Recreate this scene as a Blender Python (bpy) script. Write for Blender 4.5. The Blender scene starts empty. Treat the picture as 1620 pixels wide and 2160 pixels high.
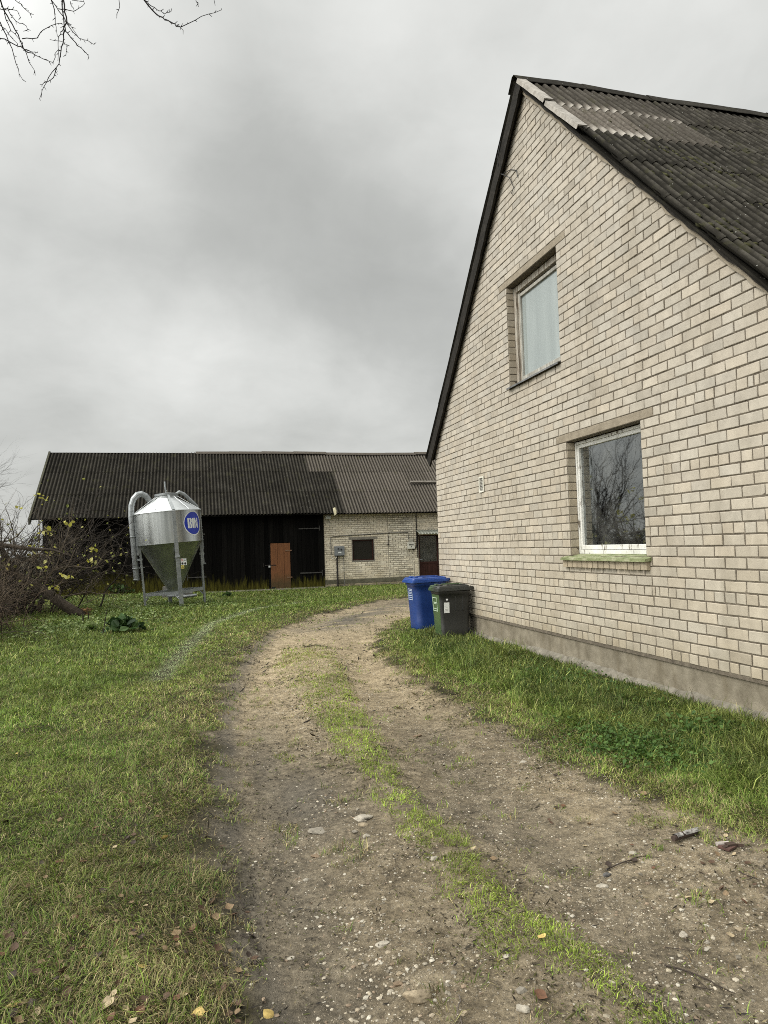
import bpy, bmesh, math, random
import numpy as np
from mathutils import Vector, Matrix, Euler

random.seed(7)
rng = np.random.default_rng(11)
SC = bpy.context.scene
COL = SC.collection
R = math.radians

# ------------------------------------------------------------------ camera
CAM_H = 1.65
FPX, PW, PH = 1490.0, 1620, 2160
yaw, pitch, roll = R(14.83), R(2.72), R(-1.77)
fw = Vector((math.sin(yaw) * math.cos(pitch), math.cos(yaw) * math.cos(pitch), math.sin(pitch)))
r0 = Vector((math.cos(yaw), -math.sin(yaw), 0))
u0 = r0.cross(fw)
rt = math.cos(roll) * r0 + math.sin(roll) * u0
up = -math.sin(roll) * r0 + math.cos(roll) * u0
cam = bpy.data.cameras.new('camera')
cam.sensor_fit = 'VERTICAL'
cam.sensor_height = 36
cam.sensor_width = 36
cam.lens = 36 * FPX / PH
cam.clip_end = 3000
cam_o = bpy.data.objects.new('camera', cam)
COL.objects.link(cam_o)
cam_o.matrix_world = Matrix(((rt.x, up.x, -fw.x, 0), (rt.y, up.y, -fw.y, 0), (rt.z, up.z, -fw.z, CAM_H), (0, 0, 0, 1)))
SC.camera = cam_o

def pray(px, py):
    return fw + rt * ((px - PW / 2) / FPX) - up * ((py - PH / 2) / FPX)

def on_ground(px, py, z=0.0):
    d = pray(px, py)
    t = (z - CAM_H) / d.z
    return (d.x * t, d.y * t)

def on_y(px, py, Y):
    d = pray(px, py)
    t = Y / d.y
    return (d.x * t, Y, CAM_H + d.z * t)

# ------------------------------------------------------------------ node helper
class NT:
    def __init__(s, tree):
        s.t = tree
        s.n = tree.nodes
        s.l = tree.links
    def node(s, typ, ins=None, **kw):
        n = s.n.new(typ)
        for k, v in kw.items():
            setattr(n, k, v)
        if ins:
            for k, v in ins.items():
                if isinstance(v, bpy.types.NodeSocket):
                    s.l.new(v, n.inputs[k])
                elif v is not None:
                    n.inputs[k].default_value = v
        return n
    def val(s, v):
        n = s.n.new('ShaderNodeValue'); n.outputs[0].default_value = v
        return n.outputs[0]
    def math(s, op, a, b=None, c=None, clamp=False):
        n = s.n.new('ShaderNodeMath'); n.operation = op; n.use_clamp = clamp
        for i, v in enumerate((a, b, c)):
            if v is None: continue
            if isinstance(v, bpy.types.NodeSocket): s.l.new(v, n.inputs[i])
            else: n.inputs[i].default_value = v
        return n.outputs[0]
    def noise(s, scale, detail=4, rough=.55, vec=None, dist=0.0, out='Fac'):
        n = s.node('ShaderNodeTexNoise', {'Scale': scale, 'Detail': detail, 'Roughness': rough, 'Distortion': dist, 'Vector': vec})
        return n.outputs[out]
    def voro(s, scale, vec=None, feature='F1', out='Distance', rand=1.0):
        n = s.node('ShaderNodeTexVoronoi', {'Scale': scale, 'Vector': vec, 'Randomness': rand}, feature=feature)
        return n.outputs[out]
    def ramp(s, fac, stops, interp='LINEAR'):
        n = s.n.new('ShaderNodeValToRGB')
        cr = n.color_ramp; cr.interpolation = interp
        while len(cr.elements) < len(stops): cr.elements.new(0.5)
        for e, (p, c) in zip(cr.elements, stops):
            e.position = p
            e.color = (c, c, c, 1) if isinstance(c, (int, float)) else (*c, 1)
        s.l.new(fac, n.inputs[0])
        return n.outputs[0]
    def mix(s, fac, a, b, blend='MIX'):
        n = s.n.new('ShaderNodeMix'); n.data_type = 'RGBA'; n.blend_type = blend
        for i, v in ((0, fac), (6, a), (7, b)):
            if isinstance(v, bpy.types.NodeSocket): s.l.new(v, n.inputs[i])
            elif isinstance(v, (int, float)) and i != 0: n.inputs[i].default_value = (v, v, v, 1)
            elif i == 0: n.inputs[i].default_value = v
            else: n.inputs[i].default_value = (*v, 1)
        return n.outputs[2]
    def attr(s, name, out='Color'):
        n = s.n.new('ShaderNodeAttribute'); n.attribute_name = name
        return n.outputs[out]
    def sep(s, col):
        n = s.n.new('ShaderNodeSeparateColor'); s.l.new(col, n.inputs[0])
        return n.outputs
    def obj(s):
        return s.n.new('ShaderNodeTexCoord').outputs['Object']
    def sepv(s, v):
        n = s.n.new('ShaderNodeSeparateXYZ'); s.l.new(v, n.inputs[0])
        return n.outputs
    def mapping(s, v, scale=(1, 1, 1), loc=(0, 0, 0), rot=(0, 0, 0)):
        n = s.node('ShaderNodeMapping', {'Vector': v, 'Scale': scale, 'Location': loc, 'Rotation': rot})
        return n.outputs[0]
    def bump(s, h, strength=.5, dist=.01, normal=None):
        n = s.node('ShaderNodeBump', {'Height': h, 'Strength': strength, 'Distance': dist, 'Normal': normal})
        return n.outputs[0]

MATS = {}
def mat(name, fn=None, color=(.5, .5, .5), rough=.7, metal=0.0, spec=None):
    if name in MATS: return MATS[name]
    m = bpy.data.materials.new(name)
    m.use_nodes = True
    t = NT(m.node_tree)
    b = m.node_tree.nodes['Principled BSDF']
    b.inputs['Base Color'].default_value = (*color, 1)
    b.inputs['Roughness'].default_value = rough
    b.inputs['Metallic'].default_value = metal
    if spec is not None: b.inputs['Specular IOR Level'].default_value = spec
    if fn:
        r = fn(t, b) or {}
        for k, v in r.items():
            if isinstance(v, bpy.types.NodeSocket): t.l.new(v, b.inputs[k])
            else: b.inputs[k].default_value = v
    MATS[name] = m
    return m

def worn(name, c1, c2, scale=6, rough=.7, metal=0.0, bump=.15, bscale=60, spec=.4):
    "a base colour with soft wear, used on most small things"
    def f(t, b):
        v = t.obj()
        n = t.noise(scale, 6, .6, v)
        c = t.mix(t.ramp(n, [(.35, 0), (.65, 1)]), c1, c2)
        return {'Base Color': c, 'Roughness': rough, 'Metallic': metal, 'Specular IOR Level': spec,
                'Normal': t.bump(t.noise(bscale, 4, .6, v), bump, .003)}
    return mat(name, f)

# ------------------------------------------------------------------ mesh helpers
class MB:
    def __init__(s):
        s.v = []; s.f = []; s.c = []; s.smooth = []
    def add(s, verts, faces, col=None, smooth=False):
        o = len(s.v)
        s.v.extend([tuple(p) for p in verts])
        s.f.extend([tuple(i + o for i in f) for f in faces])
        s.smooth.extend([smooth] * len(faces))
        s.c.extend([col or (1, 1, 1)] * len(verts))
        return s
    def box(s, lo, hi, col=None, M=None, bev=0.0):
        if bev > 0:
            bm = bmesh.new()
            bmesh.ops.create_cube(bm, size=1)
            for v in bm.verts:
                v.co = Vector([(lo[i] + hi[i]) / 2 + v.co[i] * (hi[i] - lo[i]) for i in range(3)])
            bmesh.ops.bevel(bm, geom=bm.edges[:], offset=bev, segments=2, affect='EDGES', profile=.5)
            bm.verts.index_update()
            vs = [v.co.copy() for v in bm.verts]; fs = [[v.index for v in f.verts] for f in bm.faces]
            bm.free()
        else:
            (x0, y0, z0), (x1, y1, z1) = lo, hi
            vs = [Vector(p) for p in ((x0, y0, z0), (x1, y0, z0), (x1, y1, z0), (x0, y1, z0), (x0, y0, z1), (x1, y0, z1), (x1, y1, z1), (x0, y1, z1))]
            fs = [(0, 3, 2, 1), (4, 5, 6, 7), (0, 1, 5, 4), (1, 2, 6, 5), (2, 3, 7, 6), (3, 0, 4, 7)]
        if M: vs = [M @ p for p in vs]
        return s.add(vs, fs, col)
    def loft(s, rings, close=True, cap=True, col=None, smooth=True):
        n = len(rings[0]); vs = [p for r in rings for p in r]; fs = []
        for i in range(len(rings) - 1):
            for j in range(n if close else n - 1):
                k = (j + 1) % n
                fs.append((i * n + j, i * n + k, (i + 1) * n + k, (i + 1) * n + j))
        s.add(vs, fs, col, smooth)
        if cap and close:
            s.add(rings[0], [tuple(range(n))[::-1]], col)
            s.add(rings[-1], [tuple(range(n))], col)
        return s
    def tube(s, pts, rad, sides=6, col=None, cap=True, smooth=True):
        pts = [Vector(p) for p in pts]
        rads = rad if hasattr(rad, '__len__') else [rad] * len(pts)
        rings = []; prev = None
        for i, p in enumerate(pts):
            d = (pts[min(i + 1, len(pts) - 1)] - pts[max(i - 1, 0)])
            if d.length < 1e-9: d = Vector((0, 0, 1))
            d.normalize()
            if prev is None:
                a = d.orthogonal().normalized()
            else:
                a = prev - d * prev.dot(d)
                a = a.normalized() if a.length > 1e-6 else d.orthogonal().normalized()
            prev = a
            b = d.cross(a)
            rings.append([p + (a * math.cos(2 * math.pi * k / sides) + b * math.sin(2 * math.pi * k / sides)) * rads[i] for k in range(sides)])
        return s.loft(rings, True, cap, col, smooth)
    def lathe(s, prof, seg=40, col=None, smooth=True, c=(0, 0, 0)):
        rings = [[(c[0] + r * math.cos(2 * math.pi * k / seg), c[1] + r * math.sin(2 * math.pi * k / seg), c[2] + z) for k in range(seg)] for r, z in prof]
        return s.loft(rings, True, True, col, smooth)
    def build(s, name, material, parent=None, loc=None):
        me = bpy.data.meshes.new(name)
        me.from_pydata(s.v, [], s.f)
        me.polygons.foreach_set('use_smooth', s.smooth)
        ca = me.color_attributes.new('col', 'FLOAT_COLOR', 'POINT')
        ca.data.foreach_set('color', np.array([c if len(c) == 4 else (*c, 1.0) for c in s.c], np.float32).ravel())
        me.materials.append(material)
        me.update()
        o = bpy.data.objects.new(name, me)
        COL.objects.link(o)
        if parent: o.parent = parent
        if loc: o.location = loc
        return o

def np_mesh(name, co, loops, starts, totals, material, colors=None, smooth=False, parent=None):
    me = bpy.data.meshes.new(name)
    me.vertices.add(len(co)); me.vertices.foreach_set('co', np.asarray(co, np.float32).ravel())
    me.loops.add(len(loops)); me.loops.foreach_set('vertex_index', np.asarray(loops, np.int32))
    me.polygons.add(len(starts)); me.polygons.foreach_set('loop_start', np.asarray(starts, np.int32))
    me.polygons.foreach_set('loop_total', np.asarray(totals, np.int32))
    me.polygons.foreach_set('use_smooth', np.full(len(starts), smooth))
    if colors is not None:
        ca = me.color_attributes.new('col', 'FLOAT_COLOR', 'POINT')
        ca.data.foreach_set('color', np.hstack([np.asarray(colors, np.float32), np.ones((len(co), 1), np.float32)]).ravel())
    me.materials.append(material)
    me.update(calc_edges=True)
    me.validate()
    o = bpy.data.objects.new(name, me)
    COL.objects.link(o)
    if parent: o.parent = parent
    return o

def tag(o, label=None, cat=None, group=None, kind=None):
    if label: o['label'] = label
    if cat: o['category'] = cat
    if group: o['group'] = group
    if kind: o['kind'] = kind
    return o

def thing(name, label, cat, loc=(0, 0, 0), rot=(0, 0, 0), group=None):
    o = bpy.data.objects.new(name, None)
    o.empty_display_size = .2
    COL.objects.link(o)
    o.location = loc; o.rotation_euler = rot
    return tag(o, label, cat, group)

def copy_tree(o, parent=None):
    c = o.copy(); COL.objects.link(c)
    if parent: c.parent = parent
    for ch in list(o.children): copy_tree(ch, c)
    return c

# ------------------------------------------------------------------ value noise (numpy)
_perm = rng.random((256, 256))
def vnoise(x, y, scale=1.0, off=0):
    x = np.asarray(x) * scale + 37.1 + off * 13.7; y = np.asarray(y) * scale + 91.3 + off * 7.9
    xi = np.floor(x).astype(int); yi = np.floor(y).astype(int)
    fx = x - xi; fy = y - yi
    fx = fx * fx * (3 - 2 * fx); fy = fy * fy * (3 - 2 * fy)
    a = _perm[xi % 256, yi % 256]; b = _perm[(xi + 1) % 256, yi % 256]
    c = _perm[xi % 256, (yi + 1) % 256]; d = _perm[(xi + 1) % 256, (yi + 1) % 256]
    return (a * (1 - fx) + b * fx) * (1 - fy) + (c * (1 - fx) + d * fx) * fy
def fbm(x, y, scale=1.0, octs=4, off=0):
    s = 0; a = .5; t = 0
    for i in range(octs):
        s = s + a * vnoise(x, y, scale * 2 ** i, off + i * 3); t += a; a *= .55
    return s / t
def sstep(a, b, x):
    t = np.clip((x - a) / (b - a), 0, 1)
    return t * t * (3 - 2 * t)

def poly_sd(x, y, poly):
    "signed distance to a polygon, negative inside"
    x = np.asarray(x, float); y = np.asarray(y, float)
    d = np.full(x.shape, 1e9); inside = np.zeros(x.shape, bool)
    n = len(poly)
    for i in range(n):
        ax, ay = poly[i]; bx, by = poly[(i + 1) % n]
        ex, ey = bx - ax, by - ay
        t = np.clip(((x - ax) * ex + (y - ay) * ey) / (ex * ex + ey * ey + 1e-12), 0, 1)
        d = np.minimum(d, np.hypot(x - ax - t * ex, y - ay - t * ey))
        if ay != by:
            c = ((ay > y) != (by > y)) & (x < (bx - ax) * (y - ay) / (by - ay) + ax)
            inside ^= c
    return np.where(inside, -d, d)
def line_d(x, y, pts):
    x = np.asarray(x, float); y = np.asarray(y, float)
    d = np.full(x.shape, 1e9)
    for (ax, ay), (bx, by) in zip(pts[:-1], pts[1:]):
        ex, ey = bx - ax, by - ay
        t = np.clip(((x - ax) * ex + (y - ay) * ey) / (ex * ex + ey * ey + 1e-12), 0, 1)
        d = np.minimum(d, np.hypot(x - ax - t * ex, y - ay - t * ey))
    return d

# ------------------------------------------------------------------ plan of the yard (metres)
G = on_ground
left_edge = [(.25, -8), (.2, 1.2)] + [G(*p) for p in ((525, 2160), (468, 1900), (440, 1740), (442, 1600), (462, 1480), (500, 1400), (560, 1338), (660, 1300), (760, 1276), (860, 1260))] + [(14, 23.5), (30, 25)]
right_edge = [(30, 18.5), (14, 17.8), (8, 16.9), (5.6, 16.2)] + [G(*p) for p in ((850, 1303), (800, 1340), (792, 1368), (850, 1420), (960, 1480), (1090, 1560), (1200, 1620), (1330, 1680), (1480, 1740), (1620, 1790))] + [(3.9, 1.2), (4.4, -8)]
DRIVE = left_edge + right_edge
ISLAND = [G(*p) for p in ((600, 1366), (690, 1362), (720, 1400), (740, 1450), (760, 1500), (800, 1590), (880, 1700), (1000, 1800), (1110, 1930), (1250, 2010), (1380, 2110), (1300, 2120), (1180, 2050), (1080, 2030), (960, 1890), (880, 1760), (800, 1680), (730, 1590), (640, 1480), (575, 1400))]
ISLAND = ISLAND[:11] + [(1.55, 1.0), (1.15, 1.0)] + ISLAND[11:]
TRACK = [G(*p) for p in ((335, 1440), (390, 1375), (450, 1320), (540, 1288), (640, 1274))]
RUT_A = [G(*p) for p in ((690, 2160), (600, 1800), (560, 1600), (545, 1450), (590, 1350), (680, 1305), (790, 1278), (880, 1268))] + [(14, 21)]
RUT_B = [G(*p) for p in ((1560, 2160), (1250, 1850), (1000, 1650), (850, 1500), (770, 1400), (760, 1345), (830, 1305), (880, 1290))] + [(14, 19.4)]
MUD = [G(*p) for p in ((690, 1322), (760, 1296), (830, 1282), (880, 1272))] + [(9, 20.5)]

def hgt(x, y):
    x = np.asarray(x, float); y = np.asarray(y, float)
    sd = poly_sd(x, y, DRIVE)
    isl = poly_sd(x, y, ISLAND)
    h = np.where((x > 2) & (y < 16), .025, .045) * sstep(-.25, .35, sd)
    h = h - .055 * np.exp(-(line_d(x, y, RUT_A) / .30) ** 2) - .05 * np.exp(-(line_d(x, y, RUT_B) / .30) ** 2)
    h = h + .03 * sstep(.15, -.15, isl)
    m = np.exp(-(line_d(x, y, MUD) / .8) ** 2)
    h = h + m * (.05 * (fbm(x * .5 + y * .15, y * 3.2, 1.3, 3, 40) - .5))
    h = h + .035 * (fbm(x, y, .9, 3) - .5) + .022 * (fbm(x, y, 5, 3, 20) - .5) * sstep(24, 12, y)
    h = h + .11 * sstep(3, -5, x) * sstep(24, 28, y)
    return h
def hz(x, y):
    return float(hgt(np.array([x]), np.array([y]))[0])

# ------------------------------------------------------------------ world and sun
SUN_EL = R(42)     # the bright part of the overcast lies to the left of the yard
sun_dir = Vector((math.cos(SUN_EL) * -.99, math.cos(SUN_EL) * -.14, math.sin(SUN_EL)))
w = bpy.data.worlds.new('World'); SC.world = w; w.use_nodes = True
wt = NT(w.node_tree)
bg = w.node_tree.nodes['Background']
sky = wt.node('ShaderNodeTexSky', sky_type='NISHITA', sun_disc=False, sun_elevation=SUN_EL, sun_rotation=math.atan2(sun_dir.x, sun_dir.y), air_density=1.0, dust_density=3.0, ozone_density=1.0)
d = wt.n.new('ShaderNodeTexCoord').outputs['Generated']
dx, dy, dz = wt.sepv(d)[:3]
zz = wt.math('ADD', wt.math('MAXIMUM', dz, 0.0), .42)
cx = wt.math('DIVIDE', dx, zz); cy = wt.math('DIVIDE', dy, zz)
cv = wt.node('ShaderNodeCombineXYZ', {0: cx, 1: cy, 2: 0.0}).outputs[0]
n1 = wt.noise(1.5, 6, .52, wt.mapping(cv, loc=(3.4, 1.1, 0)), .35)
n2 = wt.noise(4.2, 6, .55, wt.mapping(cv, loc=(8.1, 4.2, 0)), .5)
def blob(az, el, size):
    v = (math.sin(R(az)) * math.cos(R(el)), math.cos(R(az)) * math.cos(R(el)), math.sin(R(el)))
    dp = wt.node('ShaderNodeVectorMath', {0: d, 1: v}, operation='DOT_PRODUCT').outputs['Value']
    return wt.ramp(dp, [(math.cos(R(size)), 0), (1.0, 1)], 'EASE')
n3 = wt.noise(11, 6, .6, wt.mapping(cv, loc=(2.1, 6.2, 0)), .6)
cl = wt.math('ADD', wt.math('ADD', wt.math('MULTIPLY', n1, .85), wt.math('MULTIPLY', n2, .36)), wt.math('MULTIPLY', n3, .13))
cl = wt.math('SUBTRACT', cl, .16)
for az, el, size, amp in ((12, 26, 15, -.11), (2, 23, 11, -.08), (19, 20, 11, -.13), (-7, 33, 11, .22), (4, 15.5, 8, .22), (-3, 15.5, 6, .14), (13, 13.5, 7, .16), (-13, 10, 7, -.08), (-12, 23, 7, -.06), (27, 37, 18, .24), (12, 43, 13, .24)):
    cl = wt.math('ADD', cl, wt.math('MULTIPLY', blob(az, el, size), amp))
cloud = wt.ramp(cl, [(.06, (3.45, 3.50, 3.33)), (.32, (4.25, 4.31, 4.11)), (.54, (5.35, 5.41, 5.18)), (.84, (6.9, 6.95, 6.7))])
cloudn = cloud.node
for e in cloudn.color_ramp.elements:      # ramp stops cap at 1: keep them in 0..1 and scale after
    e.color = tuple(c / 10 for c in e.color[:3]) + (1,)
sd_ = wt.node('ShaderNodeVectorMath', {0: d, 1: tuple(sun_dir)}, operation='DOT_PRODUCT').outputs['Value']
glow = wt.ramp(wt.math('MULTIPLY', wt.math('ADD', sd_, 1.0), .5), [(.66, 0), (1.0, 1)], 'EASE')
zen = wt.ramp(dz, [(.62, 0), (.95, 1)], 'EASE')
gain = wt.math('ADD', wt.math('ADD', wt.math('MULTIPLY', glow, 34.0), 10.0), wt.math('MULTIPLY', zen, 9.0))
cl_s = wt.node('ShaderNodeVectorMath', {0: cloud, 3: gain}, operation='SCALE').outputs[0]
skc = wt.mix(.05, cl_s, sky.outputs[0])
wt.l.new(skc, bg.inputs['Color'])
bg.inputs['Strength'].default_value = .1
sl = bpy.data.lights.new('sun', 'SUN')
sl.energy = 1.4; sl.angle = R(18); sl.color = (1, .965, .91)
so = bpy.data.objects.new('sun', sl); COL.objects.link(so)
so.rotation_euler = sun_dir.to_track_quat('Z', 'Y').to_euler()
SC.view_settings.view_transform = 'Standard'
SC.view_settings.look = 'None'
SC.view_settings.exposure = 0.33
SC.view_settings.gamma = 1.0
SC.cycles.filter_width = .95
SC.cycles.use_denoising = False

# ------------------------------------------------------------------ materials
def m_brick(t, b):
    v = t.obj()
    c = t.attr('col')
    n = t.noise(9, 5, .6, v)
    c1 = t.mix(1.0, c, t.ramp(n, [(.3, (.86, .85, .84)), (.7, (1.06, 1.05, 1.04))]), 'MULTIPLY')
    sp = t.ramp(t.noise(46, 3, .7, v), [(.60, 0), (.74, 1)])
    c2 = t.mix(t.math('MULTIPLY', sp, .35), c1, (.2, .165, .12))
    big = t.ramp(t.noise(.55, 4, .6, v), [(.42, (.93, .92, .90)), (.66, (1.03, 1.03, 1.03))])
    c2 = t.mix(1.0, c2, big, 'MULTIPLY')
    st = t.noise(2.2, 5, .6, t.mapping(v, scale=(1.6, 1.6, .14)))
    c2 = t.mix(1.0, c2, t.ramp(st, [(.32, (.88, .875, .86)), (.52, (1.01, 1.01, 1.01))]), 'MULTIPLY')
    low = t.ramp(t.math('MULTIPLY', t.math('ADD', t.sepv(v)[2], t.math('MULTIPLY', t.noise(1.1, 3, .5, v), 1.5)), .2), [(.25, (1.02, .99, .93)), (1.0, (1.0, .99, .98))])
    c2 = t.mix(1.0, c2, low, 'MULTIPLY')
    damp = t.ramp(t.math('ADD', t.sepv(v)[2], t.math('MULTIPLY', t.noise(3, 4, .6, v), .5)), [(.55, (.80, .78, .72)), (.95, (1, 1, 1))])
    c2 = t.mix(1.0, c2, damp, 'MULTIPLY')
    h = t.math('ADD', t.math('MULTIPLY', t.noise(70, 5, .7, v), .6), t.math('MULTIPLY', t.noise(260, 2, .6, v), .4))
    return {'Base Color': c2, 'Roughness': .88, 'Specular IOR Level': .25, 'Normal': t.bump(h, .5, .004)}
BRICK = mat('silicate_brick', m_brick)
def m_mortar(t, b):
    v = t.obj()
    n = t.noise(14, 6, .65, v)
    return {'Base Color': t.ramp(n, [(.3, (.072, .058, .042)), (.7, (.175, .146, .108))]), 'Roughness': .95,
            'Normal': t.bump(t.noise(120, 4, .7, v), .8, .006)}
MORTAR = mat('mortar', m_mortar)
def m_concrete(c1, c2, scale=5, streak=True):
    def f(t, b):
        v = t.obj()
        n = t.noise(scale, 8, .65, v)
        c = t.ramp(n, [(.28, c1), (.72, c2)])
        if streak:
            st = t.noise(3, 5, .6, t.mapping(v, scale=(2, 2.6, .5)))
            c = t.mix(t.ramp(st, [(.52, 0), (.72, .45)]), c, (.15, .122, .078))
        p = t.ramp(t.voro(90, v), [(.0, .7), (.25, 1)])
        c = t.mix(1.0, c, p, 'MULTIPLY')
        h = t.math('ADD', t.noise(28, 6, .7, v), t.math('MULTIPLY', t.noise(160, 3, .6, v), .4))
        return {'Base Color': c, 'Roughness': .92, 'Specular IOR Level': .2, 'Normal': t.bump(h, .6, .008)}
    return f
PLINTH = mat('plinth_render', m_concrete((.120, .102, .072), (.285, .25, .19)))
FOOTING = mat('footing_concrete', m_concrete((.085, .076, .058), (.26, .235, .19), 9, False))
LINTEL = mat('lintel_concrete', m_concrete((.19, .160, .118), (.32, .275, .210), 7, False))
def m_roof(t, b):
    v = t.obj(); a = t.sep(t.attr('col'))
    n = t.noise(1.6, 7, .65, v); f = t.noise(22, 5, .65, v)
    base = t.ramp(n, [(.30, (.0115, .0105, .0080)), (.55, (.0225, .0205, .0165)), (.75, (.042, .039, .033))])
    pale = t.ramp(f, [(.30, (.050, .043, .035)), (.62, (.115, .10, .084)), (.8, (.17, .152, .13))])
    c = t.mix(a[1], base, pale)
    c = t.mix(1.0, c, t.ramp(a[0], [(0, .62), (1, 1.35)]), 'MULTIPLY')
    c = t.mix(t.math('SUBTRACT', a[1], 1.0, clamp=True), c, (.40, .37, .325))
    c = t.mix(1.0, c, t.ramp(t.attr('col', 'Alpha'), [(0, .38), (.65, 1.15)]), 'MULTIPLY')  # troughs darkened in the colour, as occlusion along with settled dirt
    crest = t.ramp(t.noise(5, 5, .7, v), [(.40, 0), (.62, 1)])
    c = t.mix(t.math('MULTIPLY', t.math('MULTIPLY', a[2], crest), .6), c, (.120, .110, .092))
    moss = t.ramp(t.noise(3.2, 8, .72, v), [(.56, 0), (.70, 1)])
    c = t.mix(t.math('MULTIPLY', moss, .6), c, (.040, .040, .014))
    sp = t.ramp(t.voro(15, v), [(.055, 1), (.10, 0)])
    sp = t.math('MULTIPLY', sp, t.ramp(t.noise(2.3, 3, .6, v), [(.44, 0), (.60, 1)]))
    c = t.mix(t.math('MULTIPLY', sp, .85), c, (.42, .42, .38))
    h = t.math('ADD', t.noise(45, 6, .7, v), t.math('MULTIPLY', sp, .5))
    return {'Base Color': c, 'Roughness': .95, 'Specular IOR Level': .06, 'Normal': t.bump(h, .55, .008)}
ROOF = mat('weathered_slate_sheet', m_roof)
def m_blackwood(t, b):
    v = t.obj(); z = t.sepv(v)[2]; a = t.sep(t.attr('col'))
    g = t.noise(9, 7, .7, t.mapping(v, scale=(3.2, 3.2, .16)))
    c = t.ramp(g, [(.3, (.0022, .002, .0018)), (.6, (.0055, .005, .0045)), (.8, (.013, .012, .0105))])
    c = t.mix(1.0, c, t.ramp(a[0], [(0, .6), (1, 1.7)]), 'MULTIPLY')
    ed = t.math('ADD', z, t.math('MULTIPLY', t.math('SUBTRACT', t.noise(4.5, 5, .7, t.mapping(v, scale=(2.2, 1, .35))), .5), 1.5))
    left = t.ramp(t.math('MULTIPLY', t.math('ADD', t.sepv(v)[0], 6.0), .1), [(.30, 1), (.75, .42)])
    moss = t.ramp(t.math('DIVIDE', ed, t.math('ADD', t.math('MULTIPLY', left, 1.0), .12)), [(.25, 1), (1.15, 0)], 'EASE')
    mc = t.ramp(t.noise(6, 6, .7, t.mapping(v, scale=(4, 1, .5))), [(.30, (.012, .011, .004)), (.5, (.060, .054, .010)), (.72, (.13, .122, .022))])
    c = t.mix(t.math('MULTIPLY', moss, .9), c, mc)
    return {'Base Color': c, 'Roughness': .9, 'Specular IOR Level': .05, 'Normal': t.bump(g, .5, .012)}
BLACKWOOD = mat('black_stained_boards', m_blackwood)
def m_wood(c1, c2, c3, stretch=(3, 3, .2), rough=.8):
    def f(t, b):
        v = t.obj()
        g = t.noise(10, 7, .7, t.mapping(v, scale=stretch))
        k = t.noise(2.5, 5, .6, v)
        c = t.ramp(g, [(.28, c1), (.55, c2), (.8, c3)])
        c = t.mix(1.0, c, t.ramp(k, [(.3, .7), (.7, 1.1)]), 'MULTIPLY')
        return {'Base Color': c, 'Roughness': rough, 'Specular IOR Level': .12, 'Normal': t.bump(g, .5, .006)}
    return f
DARKWOOD = mat('old_dark_timber', m_wood((.010, .009, .0075), (.024, .021, .017), (.06, .052, .043), (1.5, 1.5, 1.5)))
GREYWOOD = mat('old_grey_timber', m_wood((.085, .077, .065), (.19, .17, .145), (.33, .30, .26), (1.5, 1.5, 1.5)))
def m_brown(t, b):
    v = t.obj(); z = t.sepv(v)[2]
    g = t.noise(8, 7, .7, t.mapping(v, scale=(3, 3, .25)))
    c = t.ramp(g, [(.3, (.115, .042, .013)), (.6, (.19, .072, .022)), (.8, (.25, .10, .035))])
    ed = t.math('ADD', z, t.math('MULTIPLY', t.math('SUBTRACT', t.noise(5, 5, .7, v), .5), .5))
    c = t.mix(t.ramp(ed, [(.30, .85), (.75, 0)]), c, (.052, .036, .009))
    return {'Base Color': c, 'Roughness': .8, 'Normal': t.bump(g, .4, .006)}
BROWNDOOR = mat('brown_painted_boards', m_brown)
def m_paint(t, b):
    v = t.obj()
    g = t.noise(14, 7, .72, t.mapping(v, scale=(1, 1, .35)))
    peel = t.ramp(g, [(.56, 0), (.63, 1)])
    dirt = t.ramp(t.noise(4, 5, .6, v), [(.3, (.56, .55, .50)), (.7, (.72, .71, .67))])
    c = t.mix(peel, dirt, (.15, .125, .095))
    return {'Base Color': c, 'Roughness': .55, 'Specular IOR Level': .4, 'Normal': t.bump(peel, -.4, .004)}
PAINT = mat('peeling_white_paint', m_paint)
def m_oldframe(t, b):
    v = t.obj()
    g = t.noise(11, 7, .72, t.mapping(v, scale=(2.5, 2.5, .22)))
    c = t.ramp(g, [(.38, (.50, .48, .42)), (.5, (.33, .29, .235)), (.62, (.15, .115, .08))])
    return {'Base Color': c, 'Roughness': .75, 'Normal': t.bump(g, .5, .005)}
OLDFRAME = mat('rotten_window_timber', m_oldframe)
def m_glass(tint, refl):
    def f(t, b):
        v = t.obj()
        out = t.n['Material Output']
        gl = t.node('ShaderNodeBsdfGlossy', {'Color': (.93, .97, .97, 1), 'Roughness': .018})
        gl.inputs['Normal'].default_value = (0, 0, 0)
        nrm = t.bump(t.noise(1.3, 3, .5, v), .05, .02)
        t.l.new(nrm, gl.inputs['Normal'])
        tr = t.node('ShaderNodeBsdfTransparent', {'Color': (*tint, 1)})
        fr = t.node('ShaderNodeFresnel', {'IOR': 1.52}).outputs[0]
        fac = t.math('MULTIPLY', fr, refl, clamp=True)
        ms = t.node('ShaderNodeMixShader', {0: fac, 1: tr.outputs[0], 2: gl.outputs[0]})
        dirt = t.node('ShaderNodeBsdfDiffuse', {'Color': (.45, .45, .42, 1)})
        df = t.math('MULTIPLY', t.ramp(t.noise(3.5, 7, .7, v), [(.36, 0), (.8, 1)]), .15)
        m2 = t.node('ShaderNodeMixShader', {0: df, 1: ms.outputs[0], 2: dirt.outputs[0]})
        t.l.new(m2.outputs[0], out.inputs['Surface'])
    return f
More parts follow.
